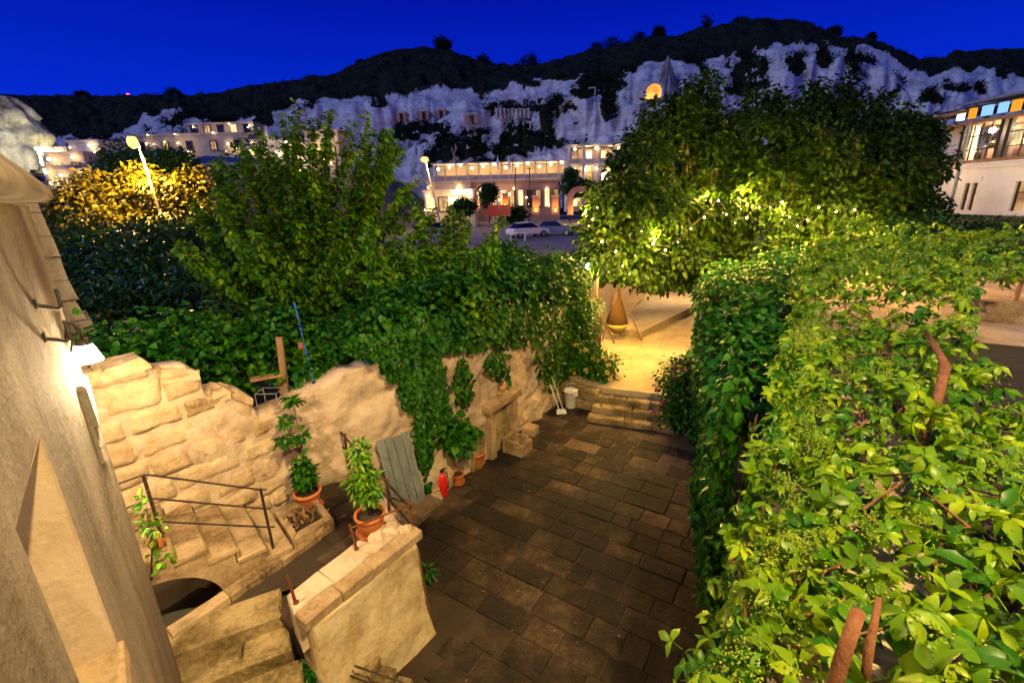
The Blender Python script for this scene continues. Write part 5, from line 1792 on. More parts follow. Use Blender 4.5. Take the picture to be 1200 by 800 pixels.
# ------------------------------------------------------------------ street lamps
def street_lamp(base, head, label, watts, r=.2):
    base, head = np.asarray(base, float), np.asarray(head, float)
    t = thing('street_lamp', base, label, 'street lamp', 'street lamps')
    sh = base + (head - base) * .93
    MB().tube([base, base + (head - base) * .5, sh], [.09, .07, .055], 8).build('pole', M['concrete'], t, True)
    MB().tube([sh, head + np.array([0, -.05, .12]), head + np.array([0, -.35, .10])], [.045, .035, .03], 6).build('arm', M['concrete'], t, True)
    MB().lathe([(.05, .1), (r * .9, .05), (r, 0), (r * .5, .0)], head + np.array([0, -.35, .02]), 12).build('hood', M['steel'], t, True)
    MB().lathe([(r * .7, .0), (r * 1.0, -.10), (r * 1.12, -.26), (r * .9, -.42), (r * .4, -.54), (.02, -.56)], head + np.array([0, -.35, .015]), 14).build('globe', M['sodium'], t, True)
    ptlight('lamp_light', head + np.array([0, -.35, -.85]), watts, (1.0, .55, .14), .15, t)
    return t


h = at(160, 162, 26)
street_lamp((h[0] + .55, h[1], 2.0), h, 'glowing orange street lamp above the yellow acacia', 5200, .22)
h = at(498, 185, 60)
street_lamp((h[0] + 1.5, h[1], 2.4), h, 'orange street lamp standing in front of the hotel terraces', 1500, .42)
# ------------------------------------------------------------------ hills
RIDGE = [(-60, 112), (0, 112), (100, 112), (150, 114), (200, 115), (240, 112), (300, 100), (340, 98), (390, 90), (430, 70), (455, 60), (490, 57), (525, 60), (560, 72), (590, 80), (625, 82), (660, 72), (700, 60), (740, 50), (790, 45), (830, 35), (860, 27), (900, 24), (940, 30), (980, 45), (1010, 52), (1040, 60), (1065, 74), (1080, 76), (1110, 68), (1150, 62), (1200, 58), (1270, 54)]
CLIFF = [(-60, 160), (0, 160), (60, 165), (130, 160), (170, 140), (210, 130), (250, 145), (290, 140), (320, 128), (360, 118), (400, 116), (450, 112), (500, 104), (560, 105), (600, 100), (640, 96), (680, 88), (720, 92), (760, 78), (800, 72), (850, 68), (890, 56), (930, 50), (970, 54), (1010, 56), (1040, 62), (1062, 78), (1090, 88), (1130, 78), (1165, 84), (1200, 95), (1270, 98)]
BL = [(500, 149, 38, 8), (476, 158, 16, 8), (541, 170, 27, 20), (518, 178, 20, 16), (446, 122, 9, 6), (622, 164, 32, 16), (600, 176, 26, 9), (618, 127, 46, 4), (654, 120, 10, 8), (700, 97, 32, 9), (713, 124, 9, 22), (690, 108, 20, 6), (880, 90, 23, 25), (932, 77, 12, 14), (964, 68, 10, 10), (1096, 116, 14, 9), (560, 196, 40, 8), (245, 136, 18, 5), (312, 140, 12, 10), (270, 128, 18, 5), (1120, 104, 18, 5), (1000, 75, 8, 12), (640, 140, 8, 10), (70, 140, 50, 12)]


def tan_of(u, v):
    d = ray(u, v)
    return d[0] / d[1], d[2] / d[1]


ra_ = np.array([tan_of(u, v) for u, v in RIDGE])
ca_ = np.array([tan_of(u, v) for u, v in CLIFF])
na, nw = 620, 150
aa = np.linspace(-1.22, 1.22, na)
ww = np.concatenate([np.linspace(0, .5, 95), np.linspace(.505, 1, 43), np.linspace(1.03, 1.5, 12)])
er, ec = np.interp(aa, ra_[:, 0], ra_[:, 1]), np.interp(aa, ca_[:, 0], ca_[:, 1])
Ag, Wg = np.meshgrid(aa, ww, indexing='ij')
Er, Ec = er[:, None], ec[:, None]
YF, YC, YR = 116.0, 164.0, 236.0
t1 = np.clip(Wg / .5, 0, 1)
t2 = np.clip((Wg - .5) / .5, 0, 1)
t3 = np.clip((Wg - 1) / .5, 0, 1)
Y = YF + (YC - YF) * t1 + (YR - YF - (YC - YF)) * t2 + 90 * t3
zc_ = 6 + Ec * YC
zr_ = 6 + Er * YR
prof_ = .16 * t1 + .84 * (t1 ** 1.15)
prof_ = prof_ + .035 * np.sin(t1 * 3 * 2 * math.pi + Ag * 7)
prof_ = np.clip(prof_, 0, 1.05)
Z = np.where(Wg <= .5, 3.0 + (zc_ - 3.0) * prof_, zc_ + (zr_ - zc_) * (1 - (1 - t2) ** 1.25))
Z = Z - 40 * t3
mask = np.sin(np.clip(t1, 0, 1) * math.pi) ** .6 * (Wg < .5)
bil = np.abs(vnoise(Ag * 15 + .9 * fbm(Ag * 9, Wg * 5, 0, 2), Wg * 2.2, .5)) * 1.0 + .45 * np.abs(vnoise(Ag * 37 + fbm(Ag * 20, Wg * 9, 2, 2), Wg * 5.0, 1.5)) + .22 * np.abs(vnoise(Ag * 90, Wg * 14, 3.5))
Y = Y - mask * (bil * 12 - 4)
Z = Z + mask * 2.6 * fbm(Ag * 24, Wg * 15, 4.0, 4) + (Wg > .5) * np.minimum(1, (1.0 - np.clip(t2, 0, 1)) * 3) * (1.4 * fbm(Ag * 40, Wg * 20, 7, 3) + .3)
Z = Z + (Wg > .5) * .3 * fbm(Ag * 90, Wg * 3, 8, 2)
X = Ag * Y
Vt = np.stack([X, Y, Z], -1)
q = (Vt - EYE) @ CR
pu, pv = 600 + F_PX * q[..., 0] / -q[..., 2], 400 - F_PX * q[..., 1] / -q[..., 2]
wob = fbm(pu / 14, pv / 9, 0, 4)
vc = np.interp(pu, [c[0] for c in CLIFF], [c[1] for c in CLIFF])
scr = np.clip(.5 + (vc - pv + 7 * wob) / 5, 0, 1) * (t1 > .72)
for u, v, ru, rv in BL:
    dd = np.sqrt(((pu - u) / ru) ** 2 + ((pv - v) / rv) ** 2) + .45 * wob
    scr = np.maximum(scr, np.clip((1.12 - dd) / .22, 0, 1))
scr = np.maximum(scr, (Wg > .54) * 1.0)
scr = np.maximum(scr, np.clip((.45 - bil) * 3 * (wob > .25), 0, .8) * (Wg < .5))
scr = scr * (1 - .85 * np.clip((fbm(pu / 9 + 40, pv / 5, 2, 3) - .62) * 5, 0, 1) * (Wg < .5))
ix = np.arange(na * len(ww)).reshape(na, len(ww))
F = np.column_stack([ix[:-1, :-1].ravel(), ix[1:, :-1].ravel(), ix[1:, 1:].ravel(), ix[:-1, 1:].ravel()])
mh = bpy.data.materials.new('tuff_and_scrub')
mh.use_nodes = True
nt = mh.node_tree
bs_ = nt.nodes['Principled BSDF']
at_ = nt.nodes.new('ShaderNodeAttribute')
at_.attribute_name = 'scrub'
ge = nt.nodes.new('ShaderNodeNewGeometry')
mpn = nt.nodes.new('ShaderNodeMapping')
mpn.inputs['Scale'].default_value = (1, 1, 2.2)
nt.links.new(ge.outputs['Position'], mpn.inputs[0])
mp3 = nt.nodes.new('ShaderNodeMapping')
mp3.inputs['Scale'].default_value = (.25, .25, 1.6)
nt.links.new(ge.outputs['Position'], mp3.inputs[0])
mp4 = nt.nodes.new('ShaderNodeMapping')
mp4.inputs['Scale'].default_value = (1.0, 1.0, .12)
nt.links.new(ge.outputs['Position'], mp4.inputs[0])
fr_ = math_node(nt, 'MULTIPLY_ADD', noise(nt, mpn.outputs[0], .16, 8, .62), .45, math_node(nt, 'MULTIPLY_ADD', noise(nt, mp3.outputs[0], .45, 7, .7), .3, math_node(nt, 'MULTIPLY', noise(nt, mp4.outputs[0], .5, 6, .65), .3)))
rk = ramp(nt, fr_, [(.36, (.22, .20, .19)), (.46, (.50, .46, .43)), (.56, (.70, .66, .62)), (.7, (.80, .77, .74))])
sc_ = ramp(nt, noise(nt, ge.outputs['Position'], .35, 6, .7), [(.3, (.010, .013, .008)), (.7, (.032, .036, .020))])
mxn = nt.nodes.new('ShaderNodeMix')
mxn.data_type = 'RGBA'
thr = math_node(nt, 'MULTIPLY_ADD', noise(nt, ge.outputs['Position'], .6, 5, .7), .5, -.25)
fc = nt.nodes.new('ShaderNodeMapRange')
fc.inputs['From Min'].default_value = .38
fc.inputs['From Max'].default_value = .62
nt.links.new(math_node(nt, 'ADD', at_.outputs['Fac'], thr), fc.inputs['Value'])
nt.links.new(fc.outputs[0], mxn.inputs['Factor'])
nt.links.new(rk, mxn.inputs['A'])
nt.links.new(sc_, mxn.inputs['B'])
nt.links.new(mxn.outputs['Result'], bs_.inputs['Base Color'])
bs_.inputs['Roughness'].default_value = 1
bs_.inputs['Specular IOR Level'].default_value = .05
bpn = nt.nodes.new('ShaderNodeBump')
bpn.inputs['Strength'].default_value = 1.0
bpn.inputs['Distance'].default_value = 1.6
nt.links.new(noise(nt, mpn.outputs[0], .45, 8, .65), bpn.inputs['Height'])
nt.links.new(bpn.outputs[0], bs_.inputs['Normal'])
hill = mesh_np('hills', Vt.reshape(-1, 3), F, mh, None, True)
at2 = hill.data.attributes.new('scrub', 'FLOAT', 'POINT')
at2.data.foreach_set('value', scr.ravel().astype(np.float32))
tag(hill, kind='structure')
from mathutils.bvhtree import BVHTree
bvh = BVHTree.FromPolygons([Vector(p) for p in Vt.reshape(-1, 3)], F.tolist())


def hill_hit(u, v):
    d = Vector(ray(u, v)).normalized()
    h_ = bvh.ray_cast(Vector(EYE), d)
    return np.array(h_[0]) if h_[0] is not None else at(u, v, 150)


# scrub bushes
g = np.random.default_rng(9)
cand = np.argwhere((scr.ravel() > .6) & (Wg.ravel() < .88) & (Z.ravel() > 6) & (np.hypot(pu.ravel() - 766, pv.ravel() - 106) > 20)).ravel()
wgt = np.where(Wg.ravel()[cand] < .5, 2.2, np.where(Wg.ravel()[cand] > .93, .12, .5))
pick = g.choice(cand, 5200, p=wgt / wgt.sum())
lowp = Wg.ravel()[pick] > .5
Cc = Vt.reshape(-1, 3)[pick] + np.array([0, 0, .5])
Cc[:, 2] -= np.where(lowp, .75, 0)
V, F = spray(Cc, np.tile(np.array([0, -.3, .8]), (len(Cc), 1)), 7, .8, .7, g, LEAF_OVAL, .1, .6)
ob = mesh_np('hillside_scrub', V, F, M['scrub'])
tag(ob, 'dark scrub growing over the hill tops and gullies', 'scrub', kind='stuff')

# trees on the skyline
for u, v, ru, rv, lab in ((518, 51, 10, 7, 'lone bushy tree on the crest of the rounded hill'), (566, 72, 8, 8, 'rounded tree in the saddle between two hills'), (588, 80, 6, 5, 'low tree in the saddle between two hills'), (620, 74, 11, 9, 'broad tree in the saddle between two hills'),
                          (698, 60, 8, 8, 'tree at the foot of the long dark ridge'), (718, 55, 13, 10, 'thick grove tree on the long dark ridge'), (748, 48, 12, 9, 'thick tree high on the long dark ridge'), (772, 38, 6, 7, 'small pointed tree on the long dark ridge'),
                          (868, 26, 10, 5, 'low tree on the highest hill'), (828, 24, 6, 7, 'thin bare tree standing up from the highest hill'), (977, 37, 8, 5, 'wind swept tree on the shoulder of the highest hill'), (1020, 45, 4, 6, 'small tree on the rock tower'), (930, 30, 7, 4, 'low bush tree behind the crest of the highest hill'), (203, 110, 8, 6, 'tree on the low skyline behind the street lamp'), (96, 111, 7, 3, 'low tree on the flat skyline'), (361, 96, 5, 4, 'small tree on the slope of the rounded hill'), (423, 75, 5, 4, 'small tree below the crest of the rounded hill')):
    lo = px_lobe(u, v, ru, rv, 232)
    k_ = 40 if 'bare' in lab else 130
    tree('skyline_tree', (lo[0][0], 233, lo[0][2] - lo[1][2] - 6), [lo, (lo[0] + np.array([lo[1][0] * .4, 0, -lo[1][2] * .3]), lo[1] * .7)], lab, int(k_ * 1.6), 10, .7, .6, M['scrub'], u, 'trees on the skyline', .35, .6, twigs=3)

# cave dwellings cut into the cliff
for k, (u, v) in enumerate(((580, 124), (599, 121.5), (616, 120.5), (633, 119), (617, 148), (693, 108))):
    h = hill_hit(u, v)
    t = thing('cave_window', h, 'small dark cave window cut high into the pale cliff', 'cave window', 'cave windows in the cliff')
    y0 = h[1] - .55
    for dx, dz, sx_, sz_ in ((-1.0, 0, .32, 2.2), (1.0, 0, .32, 2.2), (0, 1.0, 1.68, .3), (0, -.95, 1.68, .28)):
        MB().box((h[0] + dx, y0 + .6, h[2] + dz), (sx_, 2.4, sz_)).build('surround', M['tuff'], t)
    MB().box((h[0], y0 + 1.5, h[2]), (1.66, .3, 1.6)).build('back', M['darkpane'], t)  # near-black panel paints the shade inside the cave
for k, (u, v, w, lab) in enumerate(((472, 139, 2.6, 'first'), (498, 137, 2.8, 'second'), (518, 135.5, 2.6, 'third'), (553, 141, 3.6, 'x'))):
    h = hill_hit(u, v)
    t = thing('cave_facade', h, 'pinkish cave house front in the row above the dark scrub ledge' if lab != 'x' else 'wide pinkish cave house front beside the carved pillars', 'cave house', 'cave house fronts in the cliff')
    y0 = h[1] - 1.6
    for s_ in (-1, 1):
        MB().box((h[0] + s_ * w * .36, y0 + 1.0, h[2]), (w * .34, 3.0, 2.4)).build('wall', M['brickred'], t)
    MB().box((h[0], y0 + 1.0, h[2] + 1.4), (w * 1.06, 3.1, .5)).build('lintel', M['town_wall'], t)
    MB().box((h[0], y0 + 1.6, h[2]), (w * .375, .3, 2.39)).build('door', M['darkvoid'], t)  # dark panel paints the shade of the open doorway
# carved stair balustrade below the caves
for k in range(9):
    h = hill_hit(582 + k * 4.6, 134 + (k % 2) * 1.0)
    t = thing('carved_pillar', h, 'pale carved pillar in the row below the cave windows', 'pillar', 'carved pillars below the cave windows')
    MB().box((h[0], h[1] - .9, h[2] - .2), (.7, 1.6, 2.6)).build('shaft', M['tuff'], t)
    MB().box((h[0], h[1] - .9, h[2] + 1.25), (1.0, 1.8, .3)).build('capital', M['tuff'], t)


def rock_cone(name, base, r, h, label, seed, n=64, m=40, sharp=1.0, rough=.16):
    vs, fs = [], []
    for j in range(m):
        f = j / (m - 1)
        for i in range(n):
            a_ = 2 * math.pi * i / n
            rr = r * ((1 - f) ** sharp) * (1 + rough * float(fbm(math.cos(a_) * 3.2 + seed, math.sin(a_) * 3.2, f * 4, 5)) - rough * .8 * abs(float(vnoise(a_ * 3.1, f * 1.5, seed))))
            vs.append((base[0] + rr * math.cos(a_), base[1] + rr * math.sin(a_), base[2] + h * f))
    for j in range(m - 1):
        for i in range(n):
            fs.append((j * n + i, j * n + (i + 1) % n, (j + 1) * n + (i + 1) % n, (j + 1) * n + i))
    o = MB().add(vs, fs).build(name, M['rock'], None, True)
    return tag(o, label, 'rock')


# glowing cave: arched shell with a lamp in it
c = at(766, 107, min(hill_hit(u_, v_)[1] for u_ in (756, 766, 776) for v_ in (98, 107, 116)) - 4.5)
b = at(779, 126, c[1] + 9)
rock_cone('fairy_chimney', b, 4.4, 14.0, 'pointed rock cone above the glowing orange cave', 3, sharp=.85, rough=.2)
cvx = thing('lit_cave', c, 'arched cave mouth glowing orange below the rock cone', 'cave')
na_ = 16
ring = []
for i in range(na_ + 1):
    a_ = math.pi * i / na_
    ring.append((math.cos(a_), math.sin(a_)))
shape = [(1, -1.0)] + ring + [(-1, -1.0)]
vs, fs = [], []
for (sc1, yy) in ((1.32, 0), (1.0, .02), (.9, 3.0)):
    for x_, z_ in shape:
        vs.append((c[0] + x_ * 2.3 * sc1, c[1] + yy, c[2] + z_ * 1.9 * sc1 + (.35 * x_)))
nn_ = len(shape)
for j in range(2):
    for i in range(nn_ - 1):
        fs.append((j * nn_ + i, j * nn_ + i + 1, (j + 1) * nn_ + i + 1, (j + 1) * nn_ + i))
    fs.append((j * nn_ + nn_ - 1, j * nn_, (j + 1) * nn_, (j + 1) * nn_ + nn_ - 1))
fs.append(tuple(range(2 * nn_, 3 * nn_)))
MB().add(vs, fs).build('cave_lining', M['tuff'], cvx)
vs2 = [(v_[0], v_[1], v_[2]) for v_ in vs[:nn_]] + [(c[0] + x_ * 2.3 * 1.9, c[1] + 5, c[2] + z_ * 1.9 * 1.9) for x_, z_ in shape]
MB().add(vs2, [(i + 1, i, nn_ + i, nn_ + i + 1) for i in range(nn_ - 1)]).build('rock_mound', M['tuff'], cvx)
ptlight('cave_lamp', (c[0], c[1] + 1.2, c[2] - .6), 420, (1.0, .42, .03), .2, cvx)
# floodlit rocks at the left
b = at(28, 205, 78)
rock_cone('floodlit_rock', b, 7.0, 11.5, 'tall rounded rock lit by white and yellow floodlights', 7, sharp=.42, rough=.3)
b2 = at(-2, 195, 76)
rock_cone('floodlit_rock', b2, 4.5, 8, 'lower rounded rock in front of the tall floodlit rock', 8, sharp=.45, rough=.3)


def flood(pos, aim, watts, col, label, ang=60):
    t = thing('floodlight', pos, label, 'floodlight', 'floodlights under the rocks')
    MB().box(np.asarray(pos) - (0, 0, .25), (.5, .3, .3)).build('housing', M['black'], t)
    MB().tube([np.asarray(pos) - (0, 0, 3.0), np.asarray(pos) - (0, 0, .4)], .06, 6).build('stand', M['iron'], t)
    l = bpy.data.lights.new('flood_beam', 'SPOT')
    l.energy, l.color, l.spot_size, l.spot_blend, l.shadow_soft_size = watts, col, math.radians(ang), .8, .3
    o = bpy.data.objects.new('flood_beam', l)
    o.location = Vector([float(q_) for q_ in pos])
    o.rotation_euler = (Vector([float(q_) for q_ in aim]) - o.location).to_track_quat('-Z', 'Y').to_euler()
    link(o, t)


flood(at(38, 198, 61), at(40, 158, 74), 20000, (.92, 1.0, .82), 'floodlight aimed at the tall rounded rock', 50)
flood(at(60, 196, 73.5), at(62, 168, 78), 3000, (1.0, .88, .35), 'yellow floodlight aimed at the side of the tall rock', 60)
flood(at(8, 205, 60), at(2, 170, 73), 14000, (1.0, .92, .45), 'floodlight aimed at the lower rounded rock', 60)
flood(at(600, 200, 100), at(560, 130, 150), 12000, (1.0, .80, .80), 'floodlight behind the hotel aimed at the cave dwellings', 110)
flood(at(740, 185, 98), at(720, 120, 140), 9000, (1.0, .80, .82), 'floodlight beside the tower house aimed at the cliff folds', 100)
flood(at(330, 190, 100), at(330, 150, 140), 8000, (1.0, .80, .80), 'floodlight above the white restaurant aimed at the left cliff', 110)
flood(at(985, 215, 80), at(985, 95, 150), 14000, (1.0, .82, .74), 'floodlight aimed at the rock tower behind the walnut trees', 60)


# ------------------------------------------------------------------ town
gx, gy = np.meshgrid(np.linspace(-170, -8, 60), np.linspace(36, 122, 50), indexing='ij')
ris = np.interp(gy, [36, 44, 56, 100, 122], [2.3, 4.5, 8.6, 11.0, 12.0])
fade = np.clip((-14 - gx) / 14, 0, 1)
gz = 2.3 + (ris - 2.3) * fade ** 1.2 + .25 * fbm(gx * .15, gy * .15, 0, 3)
ixs = np.arange(gx.size).reshape(gx.shape)
tsl = mesh_np('town_slope', np.stack([gx, gy, gz], -1).reshape(-1, 3), np.column_stack([ixs[:-1, :-1].ravel(), ixs[1:, :-1].ravel(), ixs[1:, 1:].ravel(), ixs[:-1, 1:].ravel()]), M['earth'], None, True)
tag(tsl, kind='structure')
PANES = {'l': 'room', 'd': 'darkpane', 'm': 'room_dim', 'w': 'room_white'}


def house(name, label, c, w, d, h, wallm, rows, lamps=(), group='houses of the town', rz=0.0, parapet=.35, cat='building', glow=0, arch=False):
    """c = centre of the foot of the front; rows = [(z, height, window width, 'pattern')]"""
    c = np.asarray(c, float)
    t = thing(name, c, label, cat, group)
    ca, sa = math.cos(rz), math.sin(rz)

    def L(x, y, z):
        return (c[0] + x * ca - y * sa, c[1] + x * sa + y * ca, c[2] + z)
    MB().box(L(0, d / 2, h / 2 - 1.5), (w, d, h + 3.0), rz).build('wall', M[wallm], t)
    MB().box(L(0, d / 2, h + parapet / 2 + .003), (w + .3, d + .3, parapet), rz).build('roof', M[wallm], t)
    for z, hh, ww_, pat in rows:
        n_ = len(pat)
        for i, ch in enumerate(pat):
            if ch == '.':
                continue
            x = -w / 2 + w * (i + .5) / n_
            f = MB()
            for dx, dz, sx_, sz_ in ((-ww_ / 2, 0, .14, hh + .14), (ww_ / 2, 0, .14, hh + .14), (0, hh / 2, ww_ - .14, .14), (0, -hh / 2, ww_ - .14, .14), (0, 0, .06, hh - .14)):
                f.box(L(x + dx, -.06, z + dz), (sx_, .18, sz_), rz)
            fo = f.build('window', M['frame' if ch in 'dm' else 'paleframe'], t)
            MB().box(L(x, -.012, z), (ww_ - .14, .06, hh - .14), rz).build('pane', M[PANES[ch]], fo)
    rl_ = random.Random(int(abs(c[0] * 10)))
    lamps = list(lamps) + [(rl_.uniform(-w / 2, w / 2), rl_.uniform(.4, h * .9)) for _ in range(int(2 + w / 3))]
    for x, z in lamps:
        k_ = rl_.uniform(.35, .95)
        MB().lathe([(.02, .2 * k_), (.16 * k_, .12 * k_), (.2 * k_, 0), (.14 * k_, -.14 * k_), (.02, -.2 * k_)], L(x, -.5, z), 8).build('lamp', M['bulb'], t, True)
    if glow:
        ptlight('house_light', L(0, -2.2, h * .55), glow, (1.0, .72, .36), .4, t)
    return t


def foot(u, y, z):
    p = at(u, 240, y)
    return np.array([p[0], y, z])


# long hotel with lit terrace
hz0 = at(600, 246, 90)[2]
house('hotel', 'long lavender stone hotel with tall windows below a lit terrace', foot(590, 88, hz0), 21, 7, 4.8, 'brickred', [(2.0, 3.0, .9, 'mlmldmlmldmlm')], [(-9, 3.6), (-4, 3.8), (2, 3.8), (8, 3.6)], glow=260)
tr_ = thing('roof_terrace', foot(600, 88, hz0 + 5.2), 'bright lit restaurant terrace on top of the long hotel', 'terrace', 'lit hotel terraces')
tx0, tx1 = at(508, 215, 90)[0], at(668, 215, 90)[0]
tz = hz0 + 5.17
MB().box(((tx0 + tx1) / 2, 93, tz + .1), (tx1 - tx0, 6, .2)).build('floor', M['town_wall'], tr_)
MB().box(((tx0 + tx1) / 2, 95.2, tz + 1.7), (tx1 - tx0 - .2, .3, 3.0)).build('back_wall', M['town_wall'], tr_)
MB().box(((tx0 + tx1) / 2, 92.8, tz + 3.35), (tx1 - tx0 + .4, 5.6, .2)).build('canopy', M['town_white'], tr_)
nP = 13
for i in range(nP):
    x = tx0 + .15 + (tx1 - tx0 - .3) * i / (nP - 1)
    MB().box((x, 90.25, tz + 1.72), (.22, .22, 3.05)).build('post', M['town_white'], tr_)
    if i < nP - 1:
        MB().box((x + (tx1 - tx0) / (nP - 1) / 2, 90.2, tz + .75), ((tx1 - tx0) / (nP - 1) - .25, .08, .9)).build('rail_panel', M['town_wall'], tr_)
        MB().lathe([(.02, .26), (.2, .16), (.26, 0), (.18, -.18), (.02, -.26)], (x + .8, 90.9, tz + 2.5 + .3 * (i % 3)), 8).build('lamp', M['bulb'], tr_, True)
for i in range(4):
    ptlight('terrace_light', (tx0 + (tx1 - tx0) * (i + .5) / 4, 92.2, tz + 2.4), 210, (1.0, .70, .34), .3, tr_)
# upper annex of the hotel, lower left wing
house('hotel_annex', 'narrow upper hotel storey with dark roof at the left end', foot(527, 86, hz0), 7.5, 6, 5.0, 'town_wall', [(3.0, 1.2, .8, '.l.m.')], [(-3, 4.6), (2, 4.4)], glow=120)
house('corner_shop', 'small orange lit shop with a bright white sign band', foot(527, 70, at(527, 250, 70)[2]), 7.4, 5, 3.0, 'town_wall', [(1.3, 2.0, 1.3, 'lmwl')], [(-3, 2.6), (3, 2.6)], glow=260)
p = foot(532, 69.6, at(532, 250, 70)[2])
MB_ = MB().box((p[0] + 1.2, 69.55, p[2] + 3.0), (3.0, .3, .55))
tag(MB_.build('shop_sign', M['bulb_white'] if False else emit('sign_white', (1.0, .93, .80), 3.0)), 'glowing blank white sign band over the small shop', 'sign')
# tower house with balconies
twh = thing('tower_house', foot(700, 84, hz0), 'tall lit hotel tower with open arcaded balconies', 'building', 'houses of the town')
tx, tw_ = at(702, 200, 84)[0], 11.0
z3 = [hz0, hz0 + 3.6, hz0 + 7.2, at(702, 170, 84)[2]]
MB().box((tx, 88.5, (z3[0] + z3[2]) / 2), (tw_, 5, z3[2] - z3[0] + 1)).build('wall', M['town_white'], twh)
MB().box((tx + 1, 89, (z3[2] + z3[3]) / 2 - .02), (tw_ - 2.4, 4.0, z3[3] - z3[2] - .5)).build('upper_wall', M['town_wall'], twh)
for z_, ov in ((z3[1], 0), (z3[2], .2), (z3[3], -.4)):
    MB().box((tx, 86.9, z_ + .14), (tw_ + ov, 4.6, .28)).build('floor_slab', M['town_white'], twh)
for lv in range(3):
    zb, zt_ = (z3[0] - .4 if lv == 0 else z3[lv] + .285), z3[lv + 1] - .005
    for i in range(5):
        x = tx - tw_ / 2 + .3 + (tw_ - .6) * i / 4
        MB().box((x, 84.85, (zb + zt_) / 2), (.42, .42, zt_ - zb)).build('column', M['town_white'], twh)
    for i in range(4):
        x = tx - tw_ / 2 + .3 + (tw_ - .6) * (i + .5) / 4
        MB().box((x, 84.8, zb + .5), ((tw_ - .6) / 4 - .45, .08, .75)).build('balustrade', M['brickred' if lv == 1 else 'town_wall'], twh)
        fo = MB().box((x, 85.95 if lv < 2 else 86.95, zb + 1.3), (1.2, .1, 2.1)).build('doorway', M['frame'], twh)
        MB().box((x, 85.88 if lv < 2 else 86.88, zb + 1.3), (1.0, .06, 1.9)).build('pane', M[('room', 'darkpane', 'room_dim', 'room_white')[(i + lv) % 4]], fo)
    ptlight('balcony_light', (tx - 2, 85.4, zt_ - .5), 90, (1.0, .66, .30), .2, twh)
    ptlight('balcony_light', (tx + 2.5, 85.4, zt_ - .5), 90, (1.0, .66, .30), .2, twh)
    for x in (tx - 4.2, tx - .5, tx + 3.4):
        MB().lathe([(.02, .2), (.18, .12), (.22, 0), (.15, -.14), (.02, -.2)], (x, 84.4, zt_ - .5), 8).build('lamp', M['bulb'], twh, True)
p = at(749, 170, 92)
house('roof_cabin', 'small lit cabin on the slope above the tower house', (p[0], 92, p[2] - 1.6), 3.4, 3, 2.8, 'town_wall', [(1.6, 1.2, 1.0, 'll')], [(-1, -.5), (1.5, -1.2)], glow=60)
# gate arch and glowing uplights on the plaza
ga = foot(679, 72, at(679, 250, 72)[2] - .1)
gt = thing('arched_gate', ga, 'red stone arched gateway lit from below at the plaza', 'gate')
for s_ in (-1, 1):
    MB().box(ga + (s_ * 1.35, .4, 1.1), (.8, .8, 2.4)).build('pier', M['brickred'], gt)
seg = 12
for i in range(seg):
    a0, a1 = math.pi * i / seg, math.pi * (i + 1) / seg
    q = [(math.cos(a_) * r_, math.sin(a_) * r_) for r_, a_ in ((.95, a0), (1.75, a0), (1.75, a1), (.95, a1))]
    MB().hexa([ga + (x, .0, 2.3 + z) for x, z in q], [ga + (x, .8, 2.3 + z) for x, z in q]).build('arch_stone', M['brickred'], gt)
ptlight('gate_light', ga + (-.6, -.9, .4), 160, (1.0, .50, .08), .15, gt)
for u, v, y in ((557, 243, 82), (592, 241, 82), (628, 246, 72), (651, 246, 72), (697, 246, 70)):
    f = foot(u, y, at(u, v, y)[2] - .3)
    t = thing('lit_pillar', f, 'stone pillar with a flickering orange uplight at its foot on the plaza edge', 'pillar', 'uplit pillars along the plaza')
    MB().box(f + (0, .8, .9), (1.0, .7, 2.6)).build('shaft', M['brickred'], t)
    MB().box(f + (0, .8, 2.3), (1.25, .95, .22)).build('cap', M['town_wall'], t)
    MB().lathe([(.12, 0), (.20, .16), (.16, .34), (.03, .5)], f + (0, -.15, .05), 10).build('lamp', M['sodium'], t, True)
    ptlight('uplight', f + (0, -.35, .7), 85, (1.0, .42, .04), .12, t)
# poles, folded parasols, trees in front of the hotel
for u, y, hh, lab in ((604, 80, 9.5, 'thin dark pole standing before the middle of the hotel'), (620, 80, 8.8, 'thin dark pole standing before the hotel terrace steps')):
    f = foot(u, y, 2.4)
    t = thing('utility_pole', f, lab, 'pole', 'poles before the hotel')
    MB().tube([f, f + (.15, 0, hh)], [.10, .07], 6).build('shaft', M['iron'], t)
    MB().box(f + (.15, 0, hh - .3), (1.2, .08, .08)).build('crossbar', M['iron'], t)
for u, lab in ((584, 'white folded parasol above the long hotel'), (597, 'white folded parasol in the middle of the hotel terrace')):
    p = at(u, 203, 91)
    t = thing('folded_parasol', (p[0], 89.6, tz), lab, 'parasol', 'folded parasols on the terrace')
    MB().tube([(p[0], 89.6, tz), (p[0], 89.6, tz + 4.4)], .06, 6).build('pole', M['white'], t)
    MB().lathe([(.05, 2.2), (.28, 2.4), (.22, 3.4), (.03, 4.5)], (p[0], 89.6, tz), 10).build('canopy', M['white'], t, True)
for u, v, y, ru, rv, lab in ((668, 214, 79, 10, 16, 'slim cypress before the tower house'), (682, 222, 78, 14, 9, 'low green tree before the tower house'), (572, 226, 80, 9, 10, 'small tree before the long hotel'), (543, 243, 66, 12, 8, 'bushy tree beside the small shop'), (600, 252, 60, 14, 6, 'low hedge tree beside the plaza'), (700, 250, 55, 20, 9, 'low dark tree at the plaza edge below the walnut')):
    lo = px_lobe(u, v, ru, rv, y)
    tree('town_tree', (lo[0][0], y, 2.4), [lo, (lo[0] + np.array([lo[1][0] * .3, 0, lo[1][2] * .3]), lo[1] * .7)], lab, 170, 9, .5, .42, M['dark_leaf'], u, 'trees round the plaza', .12, .6)
